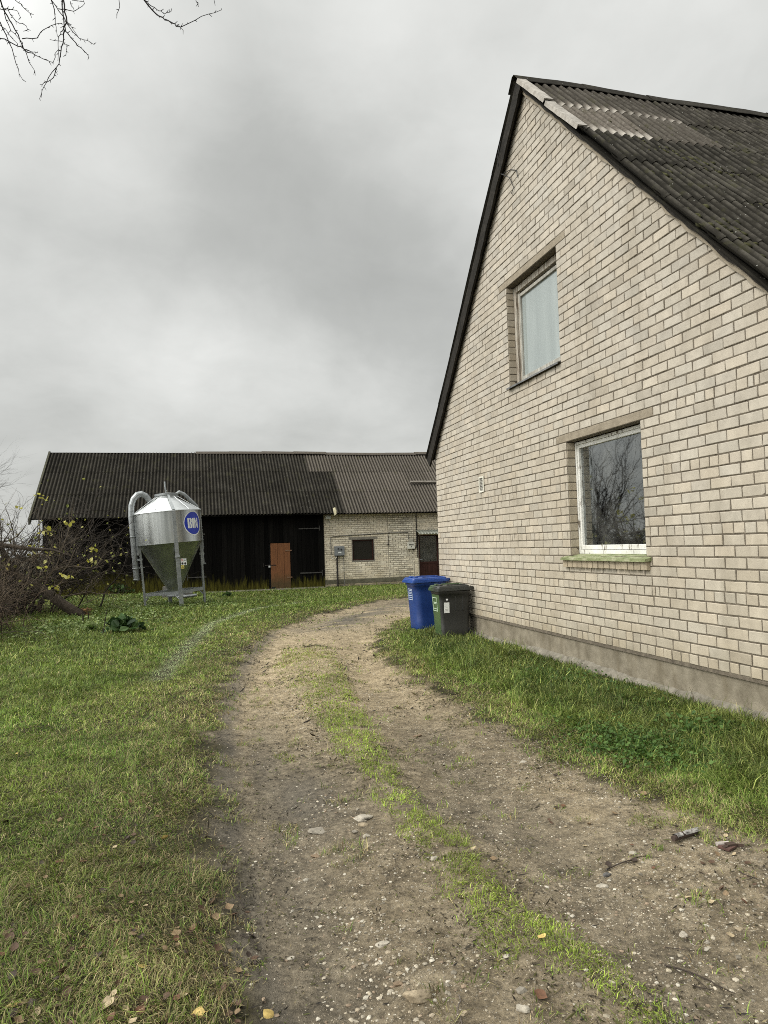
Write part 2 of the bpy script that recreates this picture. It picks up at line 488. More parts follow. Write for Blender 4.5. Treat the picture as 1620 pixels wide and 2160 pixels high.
def m_pane2(t, b):  # mirrored sky brightness and a curtain are painted into the base colour
    v = t.obj()
    n = t.noise(1.6, 4, .6, t.mapping(v, scale=(1, 2.2, .25)))
    return {'Base Color': t.ramp(n, [(.3, (.225, .255, .25)), (.7, (.32, .355, .345))]), 'Roughness': .025, 'IOR': 1.75,
            'Normal': t.bump(t.noise(1.3, 3, .5, v), .05, .02)}
GLASS = mat('window_glass', m_glass((.72, .78, .76), 3.3))
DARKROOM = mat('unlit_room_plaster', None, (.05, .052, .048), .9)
def m_galv(t, b):
    v = t.obj()
    vr = t.voro(60, v, out='Color')
    s = t.math('ADD', t.math('MULTIPLY', t.sep(vr)[0], .25), t.math('MULTIPLY', t.noise(3, 3, .5, t.mapping(v, scale=(3, 3, .12))), .75))
    n = t.noise(2.6, 4, .6, t.mapping(v, scale=(3, 3, .12)))
    c = t.mix(1.0, t.ramp(s, [(0, (.52, .54, .53)), (1, (.60, .62, .61))]), t.ramp(n, [(.35, .70), (.65, 1.08)]), 'MULTIPLY')
    return {'Base Color': c, 'Metallic': .92, 'Roughness': t.ramp(s, [(.2, .24), (.8, .40)]), 'Normal': t.bump(t.noise(1.2, 3, .5, v), .05, .02)}
GALV = mat('galvanised_steel', m_galv)
GALV2 = worn('dull_galvanised_steel', (.25, .265, .27), (.37, .385, .385), 5, .5, .75)
BLUEP = worn('blue_bin_plastic', (.006, .028, .135), (.010, .040, .175), 3, .42, 0, .08, 90, .5)
BLUELID = worn('blue_lid_plastic', (.012, .048, .215), (.020, .065, .26), 3, .38, 0, .08, 90, .5)
def m_binshade_hub(t, b):  # dark grey paints the green bin's sides as shaded; wheel hubs share it
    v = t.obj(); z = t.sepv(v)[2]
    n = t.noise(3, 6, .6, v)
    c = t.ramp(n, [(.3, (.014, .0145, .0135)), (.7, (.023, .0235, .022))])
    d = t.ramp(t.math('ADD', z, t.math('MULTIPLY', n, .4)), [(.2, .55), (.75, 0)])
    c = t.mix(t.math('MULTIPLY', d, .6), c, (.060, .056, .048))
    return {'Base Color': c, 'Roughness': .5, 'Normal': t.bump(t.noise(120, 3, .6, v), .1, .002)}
BINSHADE_HUB = mat('shaded_bin_and_hub_plastic', m_binshade_hub)
GREENP = worn('green_bin_plastic', (.040, .075, .024), (.058, .10, .035), 3, .45, 0, .08, 90, .5)
def m_lid2(t, b):  # green to grey fade paints light and shade across one green lid
    v = t.obj(); y = t.sepv(v)[1]
    c = t.mix(t.ramp(t.math('ADD', t.math('MULTIPLY', y, 2.0), .5), [(.25, 0), (.8, 1)]), (.032, .034, .031), (.050, .085, .034))
    return {'Base Color': c, 'Roughness': .36, 'Normal': t.bump(t.noise(120, 3, .6, v), .1, .002)}
LID2 = mat('lit_to_shaded_lid_plastic', m_lid2)
RUBBER = worn('black_rubber', (.012, .012, .012), (.022, .021, .02), 8, .8)
WHITE = worn('white_print', (.70, .71, .69), (.80, .80, .78), 10, .5)
PALEGREEN = worn('pale_green_print', (.42, .52, .38), (.50, .60, .45), 10, .5)
LOGOBLUE = worn('blue_print', (.012, .030, .34), (.016, .04, .40), 4, .35)
YELLOW = worn('yellow_print', (.62, .52, .12), (.70, .60, .18), 6, .5)
REDP = worn('red_print', (.42, .06, .04), (.5, .08, .05), 6, .5)
BLACK = worn('black_print', (.014, .014, .014), (.03, .03, .03), 6, .6)
IRON = worn('old_black_iron', (.016, .015, .014), (.045, .036, .03), 12, .7, .3)
GREYBOX = worn('grey_enamel', (.15, .16, .165), (.22, .23, .235), 6, .5)
WHITEBOX = worn('aged_white_plastic', (.55, .53, .45), (.68, .66, .58), 6, .5)
PIPE = worn('grey_pipe', (.10, .095, .085), (.20, .19, .17), 6, .6)
DOORBROWN = mat('dark_brown_door', m_wood((.030, .013, .010), (.050, .022, .017), (.075, .034, .027), (3, 3, .3), .6))
BLOCK = mat('grey_concrete_block', m_concrete((.13, .125, .115), (.24, .23, .21), 9, False))
def m_col(rough=.8, trans=.0, var=.25):
    def f(t, b):
        c = t.attr('col')
        n = t.noise(25, 3, .6, t.obj())
        c = t.mix(1.0, c, t.ramp(n, [(.25, 1 - var), (.75, 1 + var)]), 'MULTIPLY')
        return {'Base Color': c, 'Roughness': rough, 'Specular IOR Level': .25}
    return f
def m_blade(t, b):
    c = t.attr('col')
    out = t.n['Material Output']
    b.inputs['Roughness'].default_value = .55
    b.inputs['Specular IOR Level'].default_value = .25
    t.l.new(c, b.inputs['Base Color'])
    tl = t.node('ShaderNodeBsdfTranslucent', {'Color': c})
    ms = t.node('ShaderNodeMixShader', {0: .28, 1: b.outputs[0], 2: tl.outputs[0]})
    t.l.new(ms.outputs[0], out.inputs['Surface'])
BLADE = mat('grass_blade', m_blade)
LEAFY = mat('broad_leaf', m_blade)
def m_stone(t, b):
    v = t.obj(); c = t.attr('col')
    n = t.noise(38, 6, .7, v); k = t.noise(130, 4, .7, v)
    c = t.mix(1.0, c, t.ramp(n, [(.3, .62), (.5, 1.0), (.68, 1.28)]), 'MULTIPLY')
    c = t.mix(t.ramp(k, [(.56, 0), (.68, .6)]), c, (.10, .085, .062))
    return {'Base Color': c, 'Roughness': .85, 'Specular IOR Level': .25, 'Normal': t.bump(t.math('ADD', n, t.math('MULTIPLY', k, .5)), .6, .004)}
STONE = mat('pebble', m_stone)
TWIG = mat('twig_bark', m_col(.9, var=.35))
def m_bark(t, b):
    v = t.obj()
    n = t.noise(9, 7, .7, v)
    c = t.ramp(n, [(.3, (.022, .016, .011)), (.55, (.058, .043, .030)), (.8, (.14, .11, .08))])
    return {'Base Color': c, 'Roughness': .95, 'Normal': t.bump(n, .9, .03)}
BARK = mat('rough_bark', m_bark)
def m_ground(t, b):
    v = t.obj(); a = t.sep(t.attr('col'))
    big = t.noise(1.1, 6, .6, v); mid = t.noise(7, 6, .65, v); fine = t.noise(70, 5, .7, v)
    dirt = t.ramp(t.math('ADD', t.math('MULTIPLY', mid, .6), t.math('MULTIPLY', fine, .4)), [(.36, (.070, .055, .034)), (.5, (.172, .138, .089)), (.64, (.30, .248, .170))])
    sand = t.ramp(t.math('ADD', t.math('MULTIPLY', mid, .5), t.math('MULTIPLY', fine, .5)), [(.36, (.19, .145, .085)), (.5, (.38, .30, .185)), (.64, (.56, .46, .31))])
    c = t.mix(a[1], dirt, sand)
    c = t.mix(t.math('MULTIPLY', a[2], t.ramp(big, [(.3, .7), (.7, 1)])), c, (.070, .064, .054))
    peb = t.voro(120, v); pc = t.sep(t.voro(120, v, out='Color'))
    pm = t.math('MULTIPLY', t.ramp(peb, [(.30, 1), (.42, 0)]), t.ramp(pc[0], [(.66, 0), (.72, 1)]))
    c = t.mix(t.math('MULTIPLY', pm, .75), c, t.ramp(pc[1], [(0, (.15, .125, .09)), (1, (.36, .31, .235))]))
    soil = t.ramp(mid, [(.3, (.016, .014, .006)), (.55, (.038, .033, .013)), (.75, (.075, .060, .028))])
    c = t.mix(a[0], soil, c)
    clod = t.noise(24, 5, .7, v)
    c = t.mix(1.0, c, t.ramp(clod, [(.34, .55), (.5, 1.0), (.64, 1.22)]), 'MULTIPLY')
    h = t.math('ADD', t.math('ADD', t.math('ADD', t.math('MULTIPLY', mid, 1.2), t.math('MULTIPLY', clod, 1.0)), t.math('MULTIPLY', fine, .6)), t.math('MULTIPLY', pm, .5))
    return {'Base Color': c, 'Roughness': t.mix(a[2], .93, .6), 'Specular IOR Level': .25, 'Normal': t.bump(h, .9, .022)}
GROUND = mat('yard_earth', m_ground)

# ------------------------------------------------------------------ ground
def axis(segs):
    out = []
    for a, b, st in segs:
        out += list(np.arange(a, b - 1e-6, st))
    out.append(segs[-1][1])
    return np.array(out)
gx = axis([(-900, -200, 100), (-200, -40, 20), (-40, -8, 2), (-8, -3.5, .12), (-3.5, 6, .045), (6, 12, .15), (12, 40, 2), (40, 200, 20), (200, 900, 100)])
gy = axis([(-300, -40, 40), (-40, -6, 2), (-6, 1.6, .2), (1.6, 13, .045), (13, 31, .09), (31, 60, 2), (60, 200, 20), (200, 1800, 200)])
GX, GY = np.meshgrid(gx, gy)
fx, fy = GX.ravel(), GY.ravel()
fz = hgt(fx, fy)
sdD = poly_sd(fx, fy, DRIVE); sdI = poly_sd(fx, fy, ISLAND)
edge_n = (fbm(fx, fy, 3.2, 4, 9) - .5) * .55
dirt = sstep(.10, -.12, sdD + edge_n)
sand = sstep(5.0, 9.2, fy + (fbm(fx, fy, .7, 3, 3) - .5) * 3) * (.55 + .45 * fbm(fx, fy, 1.2, 3, 30))
sand = np.maximum(sand, .75 * np.exp(-((fx - 2.75) ** 2 + (fy - 3.9) ** 2) / .5))
sand = sand * sstep(21, 17, fy)
wet = .9 * np.exp(-(line_d(fx, fy, MUD) / .75) ** 2) * sstep(.22, .46, fbm(fx * .45, fy * 1.6, 1.6, 3, 60))
wx, wy = G(640, 1680)
wet = np.maximum(wet, .75 * np.exp(-(((fx - wx) / .28) ** 2 + ((fy - wy) / .75) ** 2)))
rut = np.maximum(np.exp(-(line_d(fx, fy, RUT_A) / .22) ** 2), .55 * np.exp(-(line_d(fx, fy, RUT_B) / .22) ** 2))
wet = np.maximum(wet, .55 * rut * sstep(9, 5, fy) * (.5 + fbm(fx, fy, 1.4, 3, 88)))
hum = np.exp(-((sdD + .10 + edge_n * .4) / .13) ** 2) * sstep(2.2, 1.2, fx) * .75
wet = np.maximum(wet, hum)
wet = np.maximum(wet, .35 * sstep(.5, .66, fbm(fx, fy, 1.1, 4, 77)) * sstep(7, 4.5, fy))
nx_, ny_ = len(gx), len(gy)
idx = np.arange(nx_ * ny_).reshape(ny_, nx_)
quads = np.stack([idx[:-1, :-1], idx[:-1, 1:], idx[1:, 1:], idx[1:, :-1]], -1).reshape(-1, 4)
grd = np_mesh('ground', np.stack([fx, fy, fz], 1), quads.ravel(), np.arange(len(quads)) * 4, np.full(len(quads), 4), GROUND, np.stack([dirt, sand, wet], 1), True)
tag(grd, kind='structure')
tag(grd, 'rutted earth yard and drive between the farm buildings', 'ground')

# ------------------------------------------------------------------ brickwork
def clip_poly(poly, half):
    "clip a convex (s,z) polygon by a list of half planes a*s+b*z<=c"
    for a, b_, c in half:
        out = []
        for i in range(len(poly)):
            p, q = poly[i], poly[(i + 1) % len(poly)]
            dp = a * p[0] + b_ * p[1] - c; dq = a * q[0] + b_ * q[1] - c
            if dp <= 0: out.append(p)
            if (dp < 0 < dq) or (dq < 0 < dp):
                k = dp / (dp - dq); out.append((p[0] + (q[0] - p[0]) * k, p[1] + (q[1] - p[1]) * k))
        poly = out
        if len(poly) < 3: return []
    return poly

def brick_wall(mb, P, s0, s1, z0, z1, course, length, holes, half=(), header_rows=lambda k: False, joint=.013, proud=.007, tint=(.435, .402, .347), var=.045, ragged=0.0, end_rag=0.0):
    "rows of single bricks; P(s, z, d) maps wall coordinates to space, d = out of the wall"
    k = 0; rnd = random.Random(5)
    z = z0
    while z < z1 - .02:
        za, zb = z, min(z + course, z1)
        ivs = [(s0, s1)]
        for (a, b_, c, d_) in holes:
            ov = min(zb, d_) - max(za, c)
            if ov > .5 * course:
                nv = []
                for i0, i1 in ivs:
                    if b_ <= i0 or a >= i1: nv.append((i0, i1)); continue
                    if a > i0: nv.append((i0, a))
                    if b_ < i1: nv.append((b_, i1))
                ivs = nv
        L = length / 2 if header_rows(k) else length
        ph = (0 if header_rows(k) else (.5 if k % 2 else 0)) * length + rnd.uniform(-.018, .018)
        for i0, i1 in ivs:
            cuts = [i0]
            n = math.ceil((i0 - ph) / L + .12)
            while ph + n * L < i1 - .05:
                c = ph + n * L + rnd.uniform(-.007, .007)
                if c - cuts[-1] > .045: cuts.append(c)
                n += 1
            if rnd.random() < ragged and len(cuts) > 3:
                q = rnd.randrange(1, len(cuts) - 1); cuts.insert(q, (cuts[q - 1] + cuts[q]) / 2 + rnd.uniform(-.02, .02)); cuts.sort()
            cuts.append(i1)
            for a, b_ in zip(cuts[:-1], cuts[1:]):
                if b_ - a < .03: continue
                j = joint / 2
                w_ = rnd.uniform(-.0022, .0022); w2 = rnd.uniform(-.0022, .0022)
                poly = [(a + j, za + j + w_), (b_ - j, za + j + w2), (b_ - j + rnd.uniform(-.002, .002), zb - j + w2), (a + j + rnd.uniform(-.002, .002), zb - j + w_)]
                if rnd.random() < .14:        # a chipped corner
                    q = rnd.randrange(4); cs = sum(p[0] for p in poly) / 4; cz = sum(p[1] for p in poly) / 4
                    f1, f2 = rnd.uniform(.02, .07), rnd.uniform(.05, .2)
                    p = poly[q]; pa = poly[q - 1]; pb = poly[(q + 1) % 4]
                    def lerp(u, v_, f): return (u[0] + (v_[0] - u[0]) * f, u[1] + (v_[1] - u[1]) * f)
                    h1, h2 = (f1, f2) if abs(pa[0] - p[0]) > abs(pb[0] - p[0]) else (f2, f1)
                    poly = poly[:q] + [lerp(p, pa, h1), lerp(p, pb, h2)] + poly[q + 1:]
                poly = clip_poly(poly, half) if half else poly
                if len(poly) < 3: continue
                n_ = len(poly)
                cs = sum(p[0] for p in poly) / n_; cz = sum(p[1] for p in poly) / n_
                pr = proud + rnd.uniform(-.003, .003)
                if end_rag and (i1 - b_ < 1e-6): pr += 0
                f = rnd.gauss(0, 1) * var
                if rnd.random() < .07: f -= .10
                hue = rnd.uniform(-.018, .018)
                col = tuple(max(.05, tt * (1 + f) * (1 + hu)) for tt, hu in zip(tint, (hue, 0, -hue * 1.3)))
                tilt = rnd.uniform(-.003, .003); tl2 = rnd.uniform(-.002, .002)
                rings = []
                for inset, dd in ((.0, -.03), (.0, pr - .004), (.005, pr)):
                    ring = []
                    for (ps, pz) in poly:
                        vx, vz = ps - cs, pz - cz
                        l = math.hypot(vx, vz) + 1e-9
                        ax = max(0, abs(vx) - inset) * (1 if vx > 0 else -1); az = max(0, abs(vz) - inset) * (1 if vz > 0 else -1)
                        ring.append(P(cs + ax, cz + az, dd + (tilt * vx / .13 + tl2 * vz / .05 if dd > 0 else 0)))
                    rings.append(ring)
                vs = [p for r_ in rings for p in r_]
                fs = [tuple(2 * n_ + i for i in range(n_))]
                for rr in range(2):
                    for i in range(n_):
                        i2 = (i + 1) % n_
                        fs.append((rr * n_ + i, rr * n_ + i2, (rr + 1) * n_ + i2, (rr + 1) * n_ + i))
                mb.add(vs, fs, col)
        z += course; k += 1

# ------------------------------------------------------------------ corrugated roofing
def corrugated(mb, O, U, V, Nn, u0_, u1_, rows, wave=.13, amp=.024, nw=8, lift=.011, tint_fn=None, seed=1, sag=None, phase=0):
    "sheets laid in overlapping rows: u along the eaves, v down the slope"
    rnd = random.Random(seed)
    sw = wave * nw
    ns = 8
    for r_i, (va, vb) in enumerate(rows):
        nsheet = math.ceil((u1_ - u0_) / sw)
        for s_i in range(nsheet):
            ua = u0_ + s_i * sw; ub = min(ua + sw + wave * .5, u1_)
            m = max(3, int(round((ub - ua) / wave * ns)))
            top = va - (.14 if r_i else 0)
            off = rnd.uniform(-.003, .003); sk = rnd.uniform(-.012, .012); dv = rnd.uniform(-.012, .012)
            col0 = tint_fn(r_i, s_i, rnd) if tint_fn else (rnd.random(), 0, .5)
            vs = []; cs = []
            nv = 5
            for i in range(nv + 2):
                f = min(i, nv) / nv
                for j in range(m + 1):
                    u = ua + (ub - ua) * j / m
                    v_ = top + (vb + dv - top) * f + sk * (j / m - .5) * f
                    cw = math.cos(2 * math.pi * (u - u0_) / wave + phase)
                    n_ = amp * cw + off + lift * f + .004 + s_i % 2 * .0015
                    if i == nv + 1: n_ -= .011; v_ -= .002
                    if sag: n_ += sag(u, v_)
                    p = O + U * u + V * v_ + Nn * n_
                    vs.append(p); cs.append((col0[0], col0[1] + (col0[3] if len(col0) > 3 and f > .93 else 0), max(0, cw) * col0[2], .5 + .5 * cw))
            fs = []
            for i in range(nv):
                for j in range(m):
                    a = i * (m + 1) + j
                    fs.append((a, a + 1, a + m + 2, a + m + 1))
            o = len(mb.v)
            k = (nv + 1) * (m + 1)
            mb.add(vs[:k], fs, None, True)
            mb.c[o:] = cs[:k]
            o = len(mb.v)
            mb.add(vs[k - m - 1:], [(j, j + 1, j + m + 2, j + m + 1) for j in range(m)], None, False)
            mb.c[o:] = cs[k - m - 1:]

# ------------------------------------------------------------------ the white brick house
XW = 4.67
Y_RIDGE, Z_RIDGE, SLOPE = 9.05, 8.34, 1.06
Y_FAR, Y_NEAR = 13.43, 4.72
X_END = 18.6
house = thing('brick_house', 'tall gabled house of pale silicate brick with a mossy corrugated roof, beside the drive', 'house', (XW, Y_RIDGE, 0))
hx = lambda p: Vector((p[0] - XW, p[1] - Y_RIDGE, p[2]))
UW = (8.30, 9.86, 4.00, 5.56)      # upper window opening: y0, y1, z0, z1
LW = (6.65, 8.24, 1.445, 2.925)
UL = (8.05, 10.12, 5.56, 5.665)
LL = (6.42, 8.50, 2.925, 3.03)
UN = lambda y: Z_RIDGE - .13 - abs(y - Y_RIDGE) * SLOPE      # underside of the roof on the gable
# body: gable wall as a plate with holes, mortar coloured; bricks stand on it
def plate(mb, P, outline_fn, ys, zs, holes, d):
    "front face cells of a wall split by the openings, clipped under outline_fn(y)"
    pass
mb = MB()
ys = sorted({Y_NEAR, Y_FAR, Y_RIDGE, UW[0], UW[1], LW[0], LW[1]})
for a, b_ in zip(ys[:-1], ys[1:]):
    spans = [(.36, None)]
    for h in (UW, LW):
        if a >= h[0] - 1e-6 and b_ <= h[1] + 1e-6:
            nsp = []
            for lo, hi in spans:
                nsp += [(lo, h[2]), (h[3], hi)]
            spans = nsp
    spans = sorted(spans, key=lambda q: q[0])
    if len(spans) > 1:      # two windows share some of the width: rebuild cleanly
        hs = sorted([h for h in (UW, LW) if a >= h[0] - 1e-6 and b_ <= h[1] + 1e-6], key=lambda h: h[2])
        spans = []; lo = .36
        for h in hs:
            spans.append((lo, h[2])); lo = h[3]
        spans.append((lo, None))
    for lo, hi in spans:
        za, zb = (UN(a), UN(b_)) if hi is None else (hi, hi)
        for X, flip in ((0, False), (.38, True)):
            q = [(X, a - Y_RIDGE, lo), (X, b_ - Y_RIDGE, lo), (X, b_ - Y_RIDGE, zb), (X, a - Y_RIDGE, za)]
            mb.add(q, [(0, 3, 2, 1) if not flip else (0, 1, 2, 3)])
# reveals (mortar behind the reveal bricks)
for h in (UW, LW):
    y0, y1, z0, z1 = h[0] - Y_RIDGE, h[1] - Y_RIDGE, h[2], h[3]
    for q in ([(0, y1, z0), (.38, y1, z0), (.38, y1, z1), (0, y1, z1)], [(0, y0, z0), (0, y0, z1), (.38, y0, z1), (.38, y0, z0)],
              [(0, y0, z1), (0, y1, z1), (.38, y1, z1), (.38, y0, z1)], [(0, y0, z0), (.38, y0, z0), (.38, y1, z0), (0, y1, z0)]):
        mb.add(q, [(0, 1, 2, 3)])
# side and end walls
yn, yf, xe = Y_NEAR - Y_RIDGE, Y_FAR - Y_RIDGE, X_END - XW
zt = UN(Y_NEAR)
mb.add([(0, yn, .36), (xe, yn, .36), (xe, yn, zt), (0, yn, zt)], [(0, 1, 2, 3)])
mb.add([(0, yf, .36), (xe, yf, .36), (xe, yf, zt), (0, yf, zt)], [(3, 2, 1, 0)])
mb.add([(xe, yn, .36), (xe, yf, .36), (xe, yf, zt), (xe, 0, UN(Y_RIDGE)), (xe, yn, zt)], [(0, 1, 2, 3, 4)])
mb.build('mortar', MORTAR, house)
mb = MB()
COURSE, BLEN = .1055, .268
half = [(SLOPE, 1, UN(Y_RIDGE) + 0 + SLOPE * Y_RIDGE), (-SLOPE, 1, UN(Y_RIDGE) - SLOPE * Y_RIDGE)]
Pg = lambda s, z, d_: (-d_, s - Y_RIDGE, z)
brick_wall(mb, Pg, Y_NEAR, Y_FAR, .39, 8.3, COURSE, BLEN, [UW, LW, UL, LL], half, lambda k: k % 6 == 0 and k < 30, ragged=.22)
for h in (UW, LW):     # bricks returning into the reveals
    y1 = h[1] - Y_RIDGE; y0 = h[0] - Y_RIDGE
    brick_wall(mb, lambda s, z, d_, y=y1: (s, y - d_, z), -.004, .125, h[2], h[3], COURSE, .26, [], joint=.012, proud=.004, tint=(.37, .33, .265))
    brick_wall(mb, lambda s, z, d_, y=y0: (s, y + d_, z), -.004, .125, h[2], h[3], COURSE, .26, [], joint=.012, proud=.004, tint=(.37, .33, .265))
brick_wall(mb, lambda s, z, d_: (s, yn - d_, z), .0, xe, .39, zt, COURSE, BLEN, [], header_rows=lambda k: k % 6 == 0)
brick_wall(mb, lambda s, z, d_: (s, yf + d_, z), .0, xe, .39, zt, COURSE, BLEN, [], header_rows=lambda k: k % 6 == 0)
# header course standing proud under the lower sill
z0 = 1.30
s = 6.58
while s < 8.36:
    e = min(s + .118, 8.38)
    f = random.uniform(.86, 1.05)
    mb.box((-.052 + random.uniform(-.003, .003), s - Y_RIDGE + .006, z0 + random.uniform(-.002, .002)), (.0, e - Y_RIDGE - .006, z0 + .088), (.41 * f, .36 * f, .28 * f), bev=.004)
    s = e + .002
mb.build('wall', BRICK, house)
# plinth and rough footing
mb = MB()
mb.box((.022, yn + .022, -.4), (xe - .02, yf - .022, .388))
mb.build('plinth', PLINTH, house)
mb = MB()
n = 150
rings = []
for i in range(n + 1):
    y = yn - .03 + (yf - yn + .06) * i / n
    a = .045 + .07 * fbm(np.array([y]), np.array([0.]), 1.7, 4, 5)[0] + .03 * fbm(np.array([y]), np.array([3.]), 9, 3, 5)[0]
    o = .012 + .035 * fbm(np.array([y]), np.array([7.]), 2.2, 4, 5)[0]
    hh = -.02 + a * (1 if y < 1.2 else .75)
    rings.append([(-o - .015, y, -.3), (-o - .008, y, hh * .5), (-o + .006, y, hh * .85), (.03, y, hh + .045), (.06, y, -.3)])
mb.loft(rings, True, True, None, False)
mb.build('footing', FOOTING, house)
# lintels
for h in (UL, LL):
    mb = MB(); mb.box((-.007, h[0] - Y_RIDGE + .004, h[2] + .004), (.37, h[1] - Y_RIDGE - .004, h[3] - .004), bev=.006)
    mb.build('lintel', LINTEL, house)
# roof: two slopes
RX0 = -.12
roof_pts = {}
mb = MB()
L_sl = math.hypot(1, SLOPE)
Vr = Vector((0, -1, -SLOPE)).normalized(); Nr = Vector((0, -SLOPE, 1)).normalized()
Vl = Vector((0, 1, -SLOPE)).normalized(); Nl = Vector((0, SLOPE, 1)).normalized()
def yrow(*yy):
    v = [(Y_RIDGE - y) * L_sl for y in yy]
    return list(zip(v[:-1], v[1:]))
rows_r = yrow(9.03, 8.16, 7.43, 6.72, 6.00, 5.28, 4.40)
def house_tint(r_i, s_i, rnd):
    t = rnd.random()
    pale = 0.10 * rnd.random()
    fr = 0
    if r_i == 0: pale = .30 + .2 * rnd.random() if s_i < 2 else .20 * rnd.random()
    if r_i == 1 and s_i < 2: pale = .95 if s_i == 0 else .40; t = .7
    if r_i == 0 and s_i == 0: fr = 1.5
    if r_i == 0 and s_i == 1: fr = 1.1
    if r_i == 1 and s_i == 0: fr = .9
    if r_i >= 2: t *= .55; pale *= .5
    return (t, pale, .95, fr)
sagf = lambda u, v_: .012 * math.sin(u * 1.3 + v_) + .008 * math.sin(u * 3.1 - v_ * 1.7)
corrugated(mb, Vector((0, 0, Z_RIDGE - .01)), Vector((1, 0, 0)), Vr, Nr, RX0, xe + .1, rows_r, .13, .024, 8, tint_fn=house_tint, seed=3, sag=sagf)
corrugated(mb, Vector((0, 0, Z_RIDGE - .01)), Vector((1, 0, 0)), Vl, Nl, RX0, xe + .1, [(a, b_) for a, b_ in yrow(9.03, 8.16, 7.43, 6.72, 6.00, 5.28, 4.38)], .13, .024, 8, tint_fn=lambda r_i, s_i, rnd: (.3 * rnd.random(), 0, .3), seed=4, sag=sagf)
# boards under the sheets so that no sky shows through the joints
for Vv, Nn in ((Vr, Nr), (Vl, Nl)):
    for (ua, ub) in ((RX0 + .03, xe),):
        p = [Vector((ua, 0, Z_RIDGE - .06)), Vector((ub, 0, Z_RIDGE - .06))]
        L = 4.52 * L_sl
        q = [p[0], p[1], p[1] + Vv * L, p[0] + Vv * L]
        q2 = [x - Nn * .02 for x in q]
        mb.add(q + q2, [(0, 1, 2, 3), (7, 6, 5, 4), (0, 3, 7, 4), (3, 2, 6, 7)], (.1, 0, 0))
house_roof = mb.build('roof', ROOF, house)
# ridge caps
mb = MB()
x = RX0 - .03
rnd = random.Random(9)
while x < xe:
    ln = 1.1
    pts = []
    rr = []
    dz = rnd.uniform(-.012, .012); dz2 = dz + rnd.uniform(-.02, .02)
    for i in range(6):
        f = i / 5
        xx = x + (ln + .06) * f
        zz_ = Z_RIDGE + .035 + dz + (dz2 - dz) * f + .012 * math.sin(xx * 2.1) + (.008 if f > .5 else 0)
        rr.append([(xx, -.17, zz_ - .17), (xx, -.165, zz_ - .155), (xx, -.03, zz_), (xx, .03, zz_), (xx, .165, zz_ - .155), (xx, .17, zz_ - .17)])
    mb.loft(rr, False, False, (.25 + .3 * rnd.random(), .05, .2), False)
    x += ln
mb.build('ridge_cap', ROOF, house_roof)
# rake boards
def rake(name, Vv, Nn, L, x0, x1, dtop, depth, material, seed, rag=.0):
    rnd = random.Random(seed); mb = MB(); s = 0.02; n = int(L / .14)
    rings = []
    for i in range(n + 1):
        v_ = L * i / n
        w1 = rnd.uniform(-rag, rag); w2 = rnd.uniform(-rag, rag) * 1.6
        c = Vector((0, 0, Z_RIDGE - .012)) + Vv * v_
        rings.append([c + Vector((x0 + w1 * .5, 0, 0)) - Nn * dtop, c + Vector((x1, 0, 0)) - Nn * dtop,
                      c + Vector((x1, 0, 0)) - Nn * (depth + w2), c + Vector((x0 + w1 * .5, 0, 0)) - Nn * (depth + w2)])
    mb.loft(rings, True, True, None, False)
    return mb.build(name, material, house)
rake('rake_board', Vl, Nl, 4.66 * L_sl, RX0 + .015, RX0 + .05, .035, .24, DARKWOOD, 2, .006)
rake('soffit', Vl, Nl, 4.6 * L_sl, RX0 + .052, .0, .10, .16, DARKWOOD, 5, .004)
rake('rake_board', Vr, Nr, 4.62 * L_sl, RX0 + .05, RX0 + .075, .050, .082, DARKWOOD, 3, .006)
rake('soffit', Vr, Nr, 4.5 * L_sl, -.040, .0, .066, .118, LINTEL, 6, .010)
# pale cap boards on the rake
for a, b_ in ((8.93, 8.20), (8.16, 7.42)):
    mb = MB()
    va, vb = (Y_RIDGE - a) * L_sl, (Y_RIDGE - b_) * L_sl
    rings = []
    for i in range(8):
        v_ = va + (vb - va) * i / 7
        c = Vector((0, 0, Z_RIDGE - .01)) + Vr * v_
        lift_ = .045 + .018 * i / 7 + random.uniform(-.003, .003)
        rings.append([c + Vector((RX0 - .035, 0, 0)) + Nr * (lift_ - .055), c + Vector((RX0 - .035, 0, 0)) + Nr * lift_, c + Vector((RX0 + .10, 0, 0)) + Nr * (lift_ + .004), c + Vector((RX0 + .10, 0, 0)) + Nr * (lift_ - .012), c + Vector((RX0 - .02, 0, 0)) + Nr * (lift_ - .014)])
    mb.loft(rings, True, True, None, False)
    mb.build('verge_cap', mat('pale_grey_board', m_wood((.24, .22, .19), (.40, .37, .33), (.52, .49, .44), (1.5, 1.5, 1.5))), house_roof)
